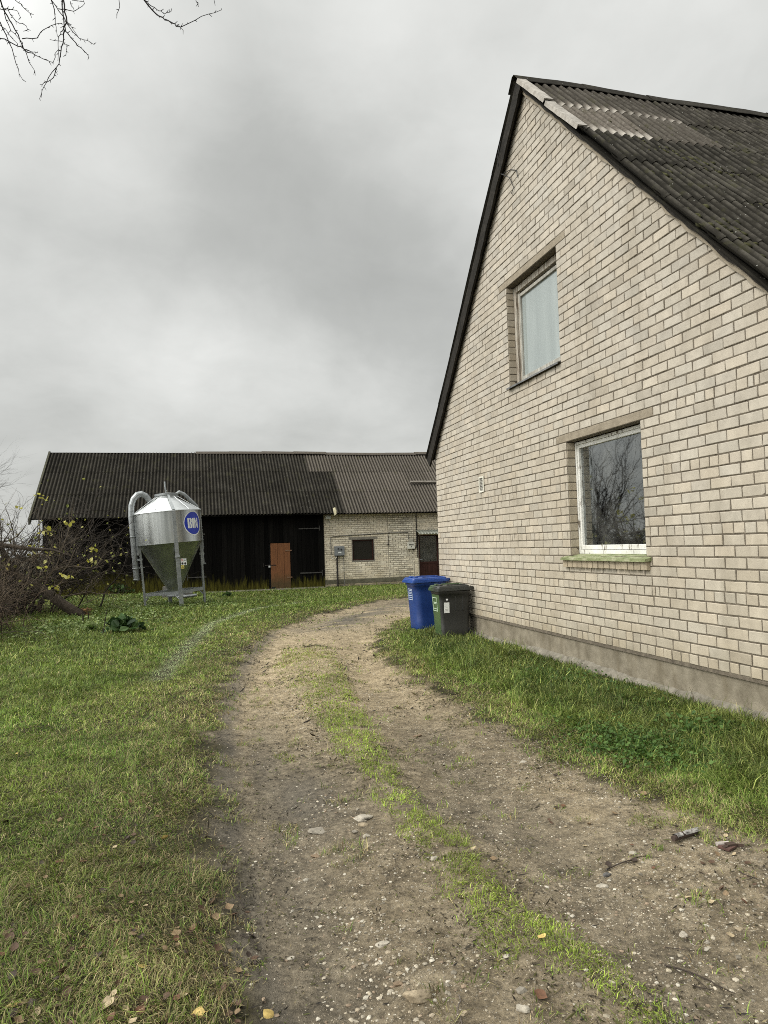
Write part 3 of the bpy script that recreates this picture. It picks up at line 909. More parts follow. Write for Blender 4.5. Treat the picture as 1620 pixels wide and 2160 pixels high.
# moss cushions on the near slope
def blob_mesh(nv, rnd_, ico):
    pass
def ico(sub):
    bm = bmesh.new(); bmesh.ops.create_icosphere(bm, subdivisions=sub, radius=1)
    bm.verts.index_update()
    v = np.array([x.co[:] for x in bm.verts]); f = np.array([[q.index for q in p.verts] for p in bm.faces])
    bm.free(); return v, f
ICO1, FAC1 = ico(1)
ICO2, FAC2 = ico(2)
ICO3, FAC3 = ico(4)
def lumps(name, pos, size, flat, colors, material, parent=None, basis=None, rough=.25, icos=(ICO1, FAC1), smooth=True, local_seed=3):
    "many small irregular lumps as one mesh. pos (n,3), size (n,), flat (n,3) scale"
    V, F = icos
    lr = np.random.default_rng(local_seed)
    n = len(pos); m = len(V)
    v = np.repeat(V[None], n, 0) * (1 + lr.normal(0, rough, (n, m, 1)) * .6)
    v *= flat[:, None, :] * size[:, None, None]
    th = lr.uniform(0, 2 * np.pi, n); c, s = np.cos(th), np.sin(th)
    x = v[..., 0] * c[:, None] - v[..., 1] * s[:, None]; y = v[..., 0] * s[:, None] + v[..., 1] * c[:, None]
    v = np.stack([x, y, v[..., 2]], -1)
    if basis is not None:
        v = v @ np.array(basis)
    v = v + pos[:, None, :]
    f = (F[None] + (np.arange(n) * m)[:, None, None]).reshape(-1, 3)
    col = np.repeat(colors[:, None, :], m, 1).reshape(-1, 3)
    return np_mesh(name, v.reshape(-1, 3), f.ravel(), np.arange(len(f)) * 3, np.full(len(f), 3), material, col, smooth, parent)
lr = np.random.default_rng(21)
mp = []; msz = []
for (ua, va, ub, vb, cnt) in ((.65, 2.3, 1.5, 3.5, 90), (.35, 3.6, 2.2, 5.4, 150), (1.6, 4.4, 1.9, 5.9, 160), (2.2, 2.6, 5, 3.2, 60), (.2, 4.9, .6, 6.2, 60), (1.0, 1.95, 2.6, 2.2, 60), (0, 1, 8, 6, 120)):
    for i in range(cnt):
        f = lr.random()
        u = ua + (ub - ua) * f + lr.normal(0, .1); v_ = va + (vb - va) * (f + lr.normal(0, .09))
        u = round(u / .13) * .13 + .065 + RX0 + lr.normal(0, .016)      # in the troughs
        if u < RX0 + .04 or v_ < .1 or v_ > 6.4: continue
        p = Vector((0, 0, Z_RIDGE - .01)) + Vector((1, 0, 0)) * u + Vr * v_ + Nr * (-.010 + lr.random() * .012)
        mp.append(p[:]); msz.append(lr.uniform(.012, .034))
mp = np.array(mp); msz = np.array(msz)
mc = np.array([.036, .035, .013])[None] * lr.uniform(.6, 1.6, (len(mp), 1)) * np.array([1, 1, 1])[None]
mo = lumps('moss', mp, msz, np.tile([1.0, 1.5, .6], (len(mp), 1)), mc, mat('moss', m_col(.95, var=.4)), house_roof, [[1, 0, 0], list(-Vr), list(Nr)])
tag(mo, kind='stuff')

# ---- windows
def ring_frame(mb, x0, x1, y0, y1, z0, z1, w_, bev=.004):
    "a rectangular frame of four bars (outer size y0..y1, z0..z1)"
    wl, wr, wb, wt_ = w_ if hasattr(w_, '__len__') else (w_,) * 4
    mb.box((x0, y0, z0), (x1, y0 + wl, z1), bev=bev); mb.box((x0, y1 - wr, z0), (x1, y1, z1), bev=bev)
    mb.box((x0 + .001, y0 + wl, z0), (x1 - .001, y1 - wr, z0 + wb), bev=bev); mb.box((x0 + .001, y0 + wl, z1 - wt_), (x1 - .001, y1 - wr, z1), bev=bev)

def window(h, upper):
    w0 = MB()
    y0, y1, z0, z1 = h[0] - Y_RIDGE, h[1] - Y_RIDGE, h[2], h[3]
    ring_frame(w0, .115, .20, y0 + .006, y1 - .006, z0 + .02, z1 - .012, (.04, .032 if not upper else .075, .05, .035 if not upper else .09))
    fr = w0.build('window_frame', OLDFRAME if upper else PAINT, house)
    s = MB()
    a = .058 if not upper else .11
    if upper:
        ring_frame(s, .128, .185, y0 + .063, y1 - .155, z0 + .085, z1 - .15, (.05, .045, .055, .05))
        s2 = MB(); ring_frame(s2, .150, .19, y1 - .153, y1 - .085, z0 + .085, z1 - .105, (.006, .03, .02, .02))
        s2.box((.165, y1 - .15, z0 + .10), (.185, y1 - .11, z1 - .12))
        s2.build('jamb', OLDFRAME, fr)
        gy0, gy1, gz0, gz1 = y0 + .10, y1 - .19, z0 + .13, z1 - .19
    else:
        ring_frame(s, .126, .185, y0 + .047, y1 - .040, z0 + .074, z1 - .050, (.05, .036, .058, .045))
        gy0, gy1, gz0, gz1 = y0 + .09, y1 - .074, z0 + .128, z1 - .092
    s.build('sash', PAINT if not upper else mat('worn_sash', m_wood((.20, .18, .15), (.40, .385, .34), (.52, .51, .47), (3, 3, .3), .6)), fr)
    g = MB(); g.add([(.16, gy0, gz0), (.16, gy1, gz0), (.16, gy1, gz1), (.16, gy0, gz1)], [(0, 3, 2, 1)])
    g.build('pane', GLASS if not upper else mat('sky_curtain_glass', m_pane2), fr)
    ins = MB()
    ring_frame(ins, .205, .33, y0 + .02, y1 - .02, z0 + .03, z1 - .03, .05)
    ins.build('inner_frame', mat('shaded_inner_paint', None, (.33, .36, .33), .6), fr)
    return fr
wu = window(UW, True)
wl_ = window(LW, False)
# rooms behind the panes
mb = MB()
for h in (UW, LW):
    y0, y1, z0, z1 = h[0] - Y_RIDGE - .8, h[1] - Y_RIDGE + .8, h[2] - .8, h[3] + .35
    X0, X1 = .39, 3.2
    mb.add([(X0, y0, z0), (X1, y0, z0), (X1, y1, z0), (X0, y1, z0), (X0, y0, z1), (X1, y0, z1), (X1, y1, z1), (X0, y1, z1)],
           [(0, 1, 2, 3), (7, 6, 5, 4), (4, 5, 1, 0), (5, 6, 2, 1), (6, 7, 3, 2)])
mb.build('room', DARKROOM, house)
# a pale blind close behind the upper pane, with a faint vertical fold
mb = MB()
y0, y1 = UW[0] - Y_RIDGE + .02, UW[1] - Y_RIDGE - .02
cols = 40; rr = []
for i in range(cols + 1):
    y = y0 + (y1 - y0) * i / cols
    x_ = .35 + .006 * math.sin(i * .9) + .012 * math.sin(i * .31)
    rr.append([(x_, y, UW[2] + .03), (x_ + .004, y, UW[3] - .03)])
mb.loft(rr, False, False, None, True)
mb.build('blind', mat('pale_blind', None, (.74, .78, .76), .85), house)
# sills
mb = MB()
n = 26; rr = []
for i in range(n + 1):
    y = UW[0] - Y_RIDGE - .02 + (UW[1] - UW[0] + .04) * i / n
    e = random.uniform(-.004, .004)
    rr.append([(.135, y, UW[2] + .035), (-.055 + e, y, UW[2] - .004 + e), (-.058 + e, y, UW[2] - .03 + e), (-.05 + e, y, UW[2] - .03), (-.045 + e, y, UW[2] - .012), (.13, y, UW[2] + .02)])
mb.loft(rr, True, True, None, False)
mb.build('sill', worn('old_zinc_sheet', (.08, .08, .08), (.20, .20, .20), 9, .5, .5, .3), wu)
mb = MB(); n = 30; rr = []
for i in range(n + 1):
    y = 6.56 - Y_RIDGE + (8.37 - 6.56) * i / n
    e = [random.uniform(-.004, .004) for _ in range(4)]
    rr.append([(.13, y, LW[2] + .02), (.03, y, LW[2] + .004 + e[0]), (-.085 + e[1], y, LW[2] - .022 + e[0]), (-.092 + e[1], y, LW[2] - .055), (-.02, y, LW[2] - .05), (.13, y, LW[2] - .03)])
mb.loft(rr, True, True, None, False)
def m_sill(t, b):
    v = t.obj()
    n = t.noise(8, 7, .7, t.mapping(v, scale=(2.5, .8, 2)))
    c = t.ramp(n, [(.3, (.075, .095, .030)), (.5, (.19, .21, .10)), (.7, (.36, .35, .24))])
    return {'Base Color': c, 'Roughness': .9, 'Normal': t.bump(n, .7, .012)}
mb.build('sill', mat('mossy_sill', m_sill), wl_)
# ventilation grille and loose wires on the gable
vg = thing('vent_grille', 'small white framed vent grille on the brick gable between the bins and the lower window', 'vent', (XW - .012, 11.08, 2.63))
mb = MB(); ring_frame(mb, -.016, .0, -.10, .10, -.135, .135, .028, .003); mb.build('frame', WHITEBOX, vg)
mb = MB()
for i in range(9):
    z = -.10 + i * .0245
    mb.add([(-.004, -.07, z), (-.004, .07, z), (.008, .07, z + .024), (.008, -.07, z + .024)], [(0, 3, 2, 1)])
mb.add([(.009, -.075, -.11), (.009, .075, -.11), (.009, .075, .11), (.009, -.075, .11)], [(0, 3, 2, 1)])
mb.build('louvre', worn('grey_louvre', (.20, .19, .165), (.28, .27, .235), 9, .7), vg)
lw_ = MB()
lw_.tube([(XW - .08, 9.75, 7.30), (XW - .10, 9.62, 7.22), (XW - .05, 9.48, 7.10), (XW - .02, 9.42, 6.92), (XW - .03, 9.5, 6.86)], .006, 5)
lw_.tube([(XW - .05, 9.72, 7.28), (XW - .02, 9.50, 7.24), (XW - .025, 9.30, 7.12), (XW - .025, 9.27, 7.0)], .006, 5)
lw_.tube([(XW - .12, 9.6, 7.72), (XW - .13, 9.72, 7.5), (XW - .08, 9.75, 7.30)], .006, 5)
tag(lw_.build('cable', BLACK), 'loose black wires hanging just below the gable peak', 'cable')

# ------------------------------------------------------------------ the barn
YB = 28.0
XB0, XBM, XB1 = -5.45, 4.89, 17.0
BR_Y, BR_Z = 31.15, 5.86
B_EY, B_EZ = 27.48, 2.98
barn = thing('barn', 'long low barn, half black boards and half pale brick, under a dark corrugated roof', 'barn', (0, YB, 0))
mb = MB()
bt = 3.12
# black boarded front, single boards
rnd = random.Random(14)
x = XB0
GATE = (-.55, 4.80); BDOOR = (2.75, 3.52, .05, 1.87)
k = 0
while x < XBM - .03:
    wd = rnd.uniform(.15, .21)
    x2 = min(x + wd, XBM - .005)
    if XBM - x2 < .06: x2 = XBM - .005
    in_gate = GATE[0] <= (x + x2) / 2 <= GATE[1]
    dd = rnd.uniform(.0, .012) + (.018 if in_gate else 0)
    zb = (.10 if x < 0 else .05) + rnd.uniform(-.02, .02)
    cc = (rnd.random(),) * 3
    cuts = [(zb, bt)]
    if BDOOR[0] < (x + x2) / 2 < BDOOR[1]:
        cuts = [(BDOOR[3] + .02, bt)]
    for a, b_ in cuts:
        mb.box((x + .003, -.02 - dd, a), (x2 - .004, .015, b_), cc)
    x = x2; k += 1
# end wall on the left and back
for (p, q) in (((XB0, .0, .0), (XB0 + .03, 6.3, bt)),):
    mb.box(p, q, (.3, .3, .3))
mb.add([(XB0 + .01, 0, bt), (XB0 + .01, 6.3, bt), (XB0 + .01, 3.15, BR_Z - .15)], [(0, 1, 2)], (.3, .3, .3))
mb.build('board_wall', BLACKWOOD, barn)
mb = MB()
mb.box((XB0 + .04, .03, -.2), (XBM, .08, bt + .1)); mb.box((XB0 + .04, 6.2, -.2), (XB1, 6.28, bt + .1))
mb.build('frame_timber', mat('dark_barn_inside', None, (.006, .006, .006), .9), barn)
# brick part
mb = MB()
WIN = (6.05, 6.93, 1.08, 1.92); DOOR = (8.86, 9.72, .10, 2.05); BLIN = (5.90, 7.10, 1.92, 2.02)
cells_x = [XBM, WIN[0], WIN[1], DOOR[0], DOOR[1], XB1]
for a, b_ in zip(cells_x[:-1], cells_x[1:]):
    spans = [(-.3, bt + .1)]
    if a == WIN[0]: spans = [(-.3, WIN[2]), (WIN[3], bt + .1)]
    if a == DOOR[0]: spans = [(-.3, DOOR[2]), (DOOR[3], bt + .1)]
    for lo, hi in spans:
            mb.box((a, .0, lo), (b_, .3, hi))
mb.build('mortar', mat('pale_mortar', m_concrete((.20, .175, .135), (.36, .32, .255), 8, False)), barn)
mb = MB()
Pb = lambda s, z, d_: (s, -d_, z)
bi = lambda k: False
brick_wall(mb, Pb, XBM + .005, 7.55, .34, 3.1, .0845, .262, [(WIN[0] - .03, WIN[1] + .03, WIN[2] - .05, WIN[3]), BLIN], joint=.015, proud=.006, tint=(.76, .705, .59), var=.09, ragged=.1)
brick_wall(mb, Pb, 7.555, DOOR[0] - .22, .34, 3.1, .0845, .235, [], joint=.022, proud=.008, tint=(.76, .715, .61), var=.14, ragged=.8)
brick_wall(mb, Pb, DOOR[0] - .215, 12.5, .34, 3.1, .0845, .262, [(DOOR[0] - .03, DOOR[1] + .03, 0, DOOR[3] + .02)], joint=.015, proud=.006, tint=(.76, .705, .59), var=.09, ragged=.1)
brick_wall(mb, Pb, XBM + .005, 12.5, .02, .17, .075, .25, [(DOOR[0] - .03, DOOR[1] + .03, 0, 2)], joint=.02, proud=.005, tint=(.40, .36, .28), var=.2, ragged=.5)
mb.build('brick_wall', BRICK, barn)
mb = MB(); mb.box((XBM + .01, -.012, .175), (DOOR[0] - .04, .01, .335), bev=.006)
mb.build('plinth', mat('barn_plinth', m_concrete((.07, .066, .042), (.19, .175, .125), 6, False)), barn)
mb = MB(); mb.box((BLIN[0] + .003, -.01, BLIN[2] + .003), (BLIN[1] - .003, .2, BLIN[3] - .003), bev=.004)
mb.box((WIN[0] - .03, -.009, WIN[2] - .05), (WIN[1] + .03, .12, WIN[2] - .002), bev=.004)
mb.box((WIN[0] - .03, -.005, WIN[2]), (WIN[0], .12, WIN[3] - .002), bev=.003); mb.box((WIN[1], -.005, WIN[2]), (WIN[1] + .03, .12, WIN[3] - .002), bev=.003)
mb.build('window_surround', mat('surround_concrete', m_concrete((.17, .155, .13), (.29, .265, .22), 7, False)), barn)
mb = MB(); ring_frame(mb, 0, .05, 0, 1, 0, 1, .05)
wb = MB()
def yframe(mb, x0, x1, z0, z1, ya, yb, w_):
    mb.box((x0, ya, z0), (x0 + w_, yb, z1), bev=.003); mb.box((x1 - w_, ya, z0), (x1, yb, z1), bev=.003)
    mb.box((x0 + w_, ya + .001, z0), (x1 - w_, yb - .001, z0 + w_), bev=.003); mb.box((x0 + w_, ya + .001, z1 - w_), (x1 - w_, yb - .001, z1), bev=.003)
yframe(wb, WIN[0] + .004, WIN[1] - .004, WIN[2] + .004, WIN[3] - .004, .05, .10, .045)
bw = wb.build('window', DOORBROWN, barn)
mb = MB(); mb.add([(WIN[0] + .04, .085, WIN[2] + .04), (WIN[1] - .04, .085, WIN[2] + .04), (WIN[1] - .04, .085, WIN[3] - .04), (WIN[0] + .04, .085, WIN[3] - .04)], [(0, 1, 2, 3)])
mb.build('pane', mat('dusty_dark_pane', m_col(.35, var=.2)), bw).data.color_attributes['col'].data.foreach_set('color', [.022, .020, .016, 1] * 4)
# brown glazed door
wb = MB()
dx0, dx1, dz0, dz1 = DOOR[0] + .004, DOOR[1] - .004, DOOR[2], DOOR[3] - .004
yframe(wb, dx0, dx1, dz0, dz1, .03, .10, .055)
for i in range(7):
    a = dx0 + .06 + i * (dx1 - dx0 - .12) / 7
    wb.box((a + .003, .055, dz0 + .06), (a + (dx1 - dx0 - .12) / 7 - .003, .075, .86))
wb.box((dx0 + .056, .045, .86), (dx1 - .056, .082, .93), bev=.003); wb.box((dx0 + .056, .05, .055 + dz0), (dx1 - .056, .085, dz0 + .12), bev=.003)
bdoor = wb.build('door', DOORBROWN, barn)
mb = MB(); mb.add([(dx0 + .05, .07, .93), (dx1 - .05, .07, .93), (dx1 - .05, .07, dz1 - .05), (dx0 + .05, .07, dz1 - .05)], [(0, 1, 2, 3)])
mb.build('pane', GLASS, bdoor)
mb = MB(); mb.tube([(dx0 + .03, .03, 1.02), (dx0 + .03, -.02, 1.02), (dx0 + .13, -.02, 1.02)], .011, 8); mb.build('handle', GALV2, bdoor)
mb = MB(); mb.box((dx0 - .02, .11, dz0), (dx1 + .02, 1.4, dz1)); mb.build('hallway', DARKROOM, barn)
for o in [barn.children[-1]]:
    o.data.flip_normals()
# gate ironwork
for (xa, xb, z_) in ((-.46, .28, 2.30), (-.40, .30, .66), (3.88, 4.72, 2.42), (3.90, 4.78, .66)):
    mb = MB(); mb.box((xa, -.066, z_ - .022), (xb, -.05, z_ + .022), bev=.003)
    pin = xa if xa < 2 else xb
    mb.tube([(pin, -.07, z_ - .12), (pin, -.07, z_ + .10)], .014, 6)
    mb.build('hinge_strap', worn('weathered_strap', (.030, .028, .026), (.085, .08, .074), 12, .7, .2), barn)
# small brown door in the gate
mb = MB()
bx = [BDOOR[0], 3.02, 3.28, BDOOR[1]]
for a, b_ in zip(bx[:-1], bx[1:]):
    mb.box((a + .003, -.062 - random.uniform(0, .006), BDOOR[2] + random.uniform(0, .02)), (b_ - .004, -.03, BDOOR[3]), bev=.003)
wd = mb.build('wicket_door', BROWNDOOR, barn); 
for q in ((3.32, 1.55), (3.36, .50)):
    mb = MB(); mb.box((q[0], -.078, q[1]), (3.58, -.066, q[1] + .04), bev=.002)
    mb.build('hinge', mat('pale_hinge', None, (.16, .09, .05), .7), wd)
mb = MB(); mb.box((2.52, -.075, 1.005), (2.95, -.064, 1.035), bev=.002); mb.box((2.46, -.072, .97), (2.48, -.06, 1.10))
mb.build('hasp', IRON, wd)
mb = MB(); mb.box((2.66, -.10, .925), (2.73, -.074, .99), bev=.008); mb.tube([(2.675, -.086, .985), (2.68, -.086, 1.03), (2.71, -.086, 1.03), (2.715, -.086, .985)], .006, 6)
mb.build('padlock', mat('pale_padlock', None, (.62, .62, .60), .4, .2), wd)
mb = MB(); mb.box((2.78, -.075, .05), (2.92, -.0635, .17)); mb.build('cat_hole', mat('black_void', None, (.004, .004, .004), .9), wd)
# pale strips on the boards, painted as narrow gaps of daylight by the gate post
mb = MB()
for z0_, z1_ in ((2.20, 2.38), (2.02, 2.14), (1.66, 1.86)):
    mb = MB(); mb.box((-.71, -.042, z0_), (-.69, -.038, z1_))
    mb.build('daylight_gap', mat('painted_daylight', None, (.40, .40, .38), .8), barn)
# barn roof
mb = MB()
bl = math.hypot(BR_Y - B_EY, BR_Z - B_EZ)
Vb_ = Vector((0, B_EY - BR_Y, B_EZ - BR_Z)).normalized(); Nb_ = Vector((0, Vb_.z, -Vb_.y)).normalized()
if Nb_.z < 0: Nb_ = -Nb_
Ob = Vector((0, BR_Y - YB, BR_Z))
def barn_tint(r_i, s_i, rnd):
    x_ = XB0 - .35 + s_i * 1.04
    edge = 4.6 + .45 * r_i
    if x_ > edge - .3: return (.45 + .45 * rnd.random(), (.62 + .32 * rnd.random()) - (.45 if rnd.random() < .2 else 0), 1.0, 0)
    return (.25 + .35 * rnd.random(), .03 + .07 * rnd.random(), .35, 0)
r3 = bl / 3
bsag = lambda u, v_: .02 * math.sin(u * .55 + .6) + .008 * math.sin(u * 2.3 + v_)
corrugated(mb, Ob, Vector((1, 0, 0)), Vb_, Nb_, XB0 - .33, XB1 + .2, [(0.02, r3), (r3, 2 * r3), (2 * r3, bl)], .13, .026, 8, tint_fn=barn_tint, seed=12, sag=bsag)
q = [Ob + Vector((XB0 - .3, 0, -.05)), Ob + Vector((XB1, 0, -.05))]
mb.add([q[0], q[1], q[1] + Vb_ * (bl - .05) - Nb_ * .02, q[0] + Vb_ * (bl - .05) - Nb_ * .02], [(0, 1, 2, 3)], (.1, 0, 0))
Vb2 = Vector((0, -Vb_.y, Vb_.z)); 
q = [Ob + Vector((XB0 - .3, 0, 0)), Ob + Vector((XB1, 0, 0))]
mb.add([q[0], q[1], q[1] + Vb2 * bl, q[0] + Vb2 * bl], [(3, 2, 1, 0)], (.2, .1, 0))
broof = mb.build('roof', ROOF, barn)
mb = MB()
x = -.02
rnd = random.Random(31)
while x < XB1:
    ln = 1.4; dz = rnd.uniform(-.02, .03); rr = []
    for i in range(4):
        xx = x + (ln + .05) * i / 3
        zz_ = BR_Z + .07 + dz + .02 * math.sin(xx * .55 + .6)
        rr.append([(xx, BR_Y - YB - .16, zz_ - .13), (xx, BR_Y - YB - .15, zz_ - .10), (xx, BR_Y - YB - .02, zz_), (xx, BR_Y - YB + .03, zz_), (xx, BR_Y - YB + .16, zz_ - .12)])
    mb.loft(rr, False, False, (.6, .75, 0), False)
    x += ln
mb.build('ridge_cap', ROOF, broof)
# bargeboard at the left gable end
mb = MB()
for Vv in (Vb_, Vb2):
    p = Ob + Vector((XB0 - .36, 0, .05)); L = bl + .02
    e = p + Vv * L
    mb.add([p, p + Vector((.07, 0, 0)), e + Vector((.07, 0, 0)), e, p - Vector((0, 0, .24)), p + Vector((.07, 0, -.24)), e + Vector((.07, 0, -.24)), e - Vector((0, 0, .24))],
           [(0, 1, 2, 3), (7, 6, 5, 4), (0, 3, 7, 4), (1, 5, 6, 2), (3, 2, 6, 7), (0, 4, 5, 1)])
mb.build('bargeboard', mat('mossy_board', m_wood((.03, .03, .02), (.075, .073, .05), (.13, .125, .09), (1.5, 1.5, 1.5))), barn)
# eaves beam and rafter ends
mb = MB(); mb.box((XB0, -.03, bt - .02), (XBM, .10, bt + .12)); 
for i in range(12):
    mb.box((XB0 + .5 + i * .85, -.42, 2.98), (XB0 + .58 + i * .85, .0, 3.06))
mb.build('eaves_beam', DARKWOOD, barn)
mb = MB(); mb.box((XBM, -.34, 3.04), (XB1, -.012, 3.075)); mb.build('soffit', GREYWOOD, barn)

# things fixed to the barn wall
sb = thing('switch_box', 'grey electrical switch box on the pale barn wall left of the small window', 'switch box', (5.49, YB - .012, 1.30))
mb = MB(); mb.box((-.20, -.15, 0), (.20, 0, .38), bev=.015); mb.build('case', GREYBOX, sb)
for (x_, z_) in ((-.06, .28), (.06, .25)):
    mb = MB(); mb.tube([(x_, -.15, z_), (x_, -.175, z_)], .03, 10); mb.build('knob', BLACK, sb)
mb = MB(); mb.box((-.06, -.156, .10), (.06, -.151, .15)); mb.build('name_plate', WHITE, sb)
mb = MB(); mb.tube([(-.1, -.06, 0), (-.1, -.06, -1.28)], .035, 8); mb.build('conduit', IRON, sb)
mb = MB(); mb.tube([(.17, -.05, 0), (.175, -.05, -1.2)], .013, 6); mb.build('conduit', PIPE, sb)
mb = MB(); mb.tube([(-.1, -.07, .0), (-.13, -.09, -.08), (-.22, -.09, -.14), (-.30, -.05, -.10), (-.33, -.03, .02)], .014, 6); mb.build('cable', WHITEBOX, sb)
lp = thing('wall_lamp', 'small white floodlight under the eaves at the corner of the brick part', 'lamp', (5.06, YB - .012, 2.83))
mb = MB(); mb.box((-.11, -.16, -.05), (.11, -.06, .09), bev=.015); mb.build('housing', WHITEBOX, lp)
mb = MB(); mb.box((-.09, -.166, -.035), (.09, -.161, .075)); mb.build('lens', mat('lamp_lens', None, (.6, .62, .6), .2), lp)
mb = MB(); mb.tube([(0, -.06, 0), (0, 0, .02)], .02, 6); mb.tube([(.0, -.08, -.05), (.06, -.05, -.16), (.10, -.02, -.22)], .01, 5); mb.build('bracket', GALV2, lp)
me_ = thing('meter_box', 'small white meter box with a row of dark marks beside the brown glazed door', 'meter', (8.50, YB - .012, 1.48))
mb = MB(); mb.box((-.15, -.13, 0), (.15, 0, .27), bev=.012); mb.build('case', WHITEBOX, me_)
for i in range(5):
    mb = MB(); mb.box((-.10 + i * .04, -.137, .15), (-.075 + i * .04, -.131, .205)); mb.build('digit', BLACK, me_)
mb = MB(); mb.box((-.02, -.137, .07), (.01, -.131, .11)); mb.build('seal', BLACK, me_)
mb = MB(); mb.box((-.10, -.10, .27), (.10, 0, .40), bev=.012); mb.build('junction_cap', mat('dull_cap', None, (.36, .34, .28), .7), me_)
cb = MB()
cb.tube([(5.16, YB - .03, 1.36), (5.16, YB - .03, 2.06), (5.3, YB - .03, 2.08), (6.4, YB - .03, 2.12), (7.6, YB - .03, 2.16), (8.40, YB - .03, 2.17), (8.42, YB - .03, 1.85)], .016, 6)
tag(cb.build('power_cable', PIPE), 'grey cable running from the switch box over the small window to the meter box', 'cable')
cb = MB()
cb.tube([(12, YB - .05, 2.97), (8.84, YB - .05, 2.97), (8.77, YB - .05, 2.90), (8.76, YB - .05, 1.62), (8.70, YB - .05, 1.50), (8.58, YB - .05, 1.44)], .022, 8)
tag(cb.build('drain_pipe', IRON), 'thin dark pipe running under the eaves and down beside the brown door', 'pipe')
cb = MB(); cb.tube([(7.54, YB - .02, 1.70), (7.54, YB - .10, 1.70)], .03, 8); cb.tube([(7.55, YB - .02, 1.72), (7.55, YB - .02, 2.10)], .012, 6); cb.tube([(7.52, YB - .10, 1.68), (7.47, YB - .10, 1.66)], .014, 6)
tag(cb.build('wall_tap', IRON), 'small black tap on the brick wall between window and meter', 'tap')
cn = thing('door_canopy', 'small corrugated canopy over the brown glazed door of the barn', 'canopy', (9.3, YB - .012, 2.12))
mb = MB()
vs = []; m = 56
for i in range(3):
    for j in range(m + 1):
        u = -.56 + 1.25 * j / m
        vs.append((u, -.02 - .55 * i / 2, .13 - .17 * i / 2 + .018 * math.cos(u * 2 * math.pi / .13)))
mb.add(vs, [(i * (m + 1) + j, i * (m + 1) + j + 1, (i + 1) * (m + 1) + j + 1, (i + 1) * (m + 1) + j) for i in range(2) for j in range(m)], (.7, .8, .3), True)
mb.build('sheet', mat('pale_canopy_sheet', m_col(.7, var=.3)), cn).data.color_attributes['col'].data.foreach_set('color', [.25, .26, .22, 1] * len(vs))
for x_ in (-.50, .55):
    mb = MB(); mb.tube([(x_, 0, .08), (x_, -.5, -.06)], .014, 6); mb.tube([(x_, 0, -.32), (x_, -.12, -.10), (x_, -.4, -.04)], .012, 6); mb.box((x_ - .02, -.015, -1.0), (x_ + .02, 0, .12)); mb.build('bracket', IRON, cn)
pl = MB(); pl.box((-.7, -.06, -.03), (.9, .06, .03), bev=.004)
plo = pl.build('plank', GREYWOOD); tag(plo, 'weathered plank lying across the barn roof near the house corner', 'plank')
c = Vector((0, YB, 0)) + Ob + Vb_ * (2.55) + Nb_ * .09
plo.location = (9.6, c.y, c.z); plo.rotation_euler = (math.atan2(-Vb_.z, -Vb_.y), 0, R(.6))
sc = MB(); rnd = random.Random(4)
sc.add([(-.06, 0, .14), (.03, -.02, .17), (.08, -.01, .05), (.07, -.03, -.10), (.0, 0, -.16), (-.04, -.02, -.02)], [(0, 1, 2, 3, 4, 5)]); sc.add([(-.06, .006, .14), (.03, -.014, .17), (.08, -.004, .05), (.07, -.024, -.10), (.0, .006, -.16), (-.04, -.014, -.02)], [(5, 4, 3, 2, 1, 0)])
tag(sc.build('foam_scrap', mat('pale_foam', None, (.68, .62, .42), .8), loc=(5.24, B_EY - .06, 3.05)), 'pale yellow torn scrap caught on the barn eaves above the lamp', 'scrap')
ap = MB(); n = 30; rr = []
for i in range(n + 1):
    x_ = .2 + 4.6 * i / n
    rr.append([(x_, YB - .62 + random.uniform(-.02, .02), -.05), (x_, YB - .60 + random.uniform(-.02, .02), .085 - .006 * i / n), (x_, YB - .03, .10), (x_, YB - .03, -.05)])
ap.loft(rr, True, True, None, False)
tag(ap.build('apron', FOOTING), 'narrow worn concrete apron along the foot of the black barn gate', 'pavement')

# ------------------------------------------------------------------ feed silo
SY = 22.5
SX = on_y(371, 1270, SY)[0]
silo = thing('feed_silo', 'galvanised feed silo with cone bottom and blue oval badge, leaning before the black barn', 'silo', (SX, SY, hz(SX, SY) - .06), (R(.5), R(-3.9), 0))
silo.scale = (.85, .85, .945)
RT = 1.12
cyl0, cyl1, eav = 2.07, 2.09, 3.08
mb = MB(); prof = [(RT, cyl0), (RT, cyl0 + .03), (RT, 2.55), (RT, eav - .02), (RT, eav)]
rings = [[(r * math.cos(2 * math.pi * k / 64), r * math.sin(2 * math.pi * k / 64), z) for k in range(64)] for r, z in prof]
mb.loft(rings, True, False, None, True)
mb.lathe([(RT + .004, cyl0 - .012), (RT + .014, cyl0 - .012), (RT + .014, cyl0 + .012), (RT + .004, cyl0 + .012)], 64, smooth=False)
tank = mb.build('tank', GALV, silo)
mb = MB(); rings = [[(r * math.cos(2 * math.pi * k / 64), r * math.sin(2 * math.pi * k / 64), z) for k in range(64)] for r, z in ((.24, .50), (.24, .62), (RT - .01, cyl0))]
mb.loft(rings, True, True, None, True)
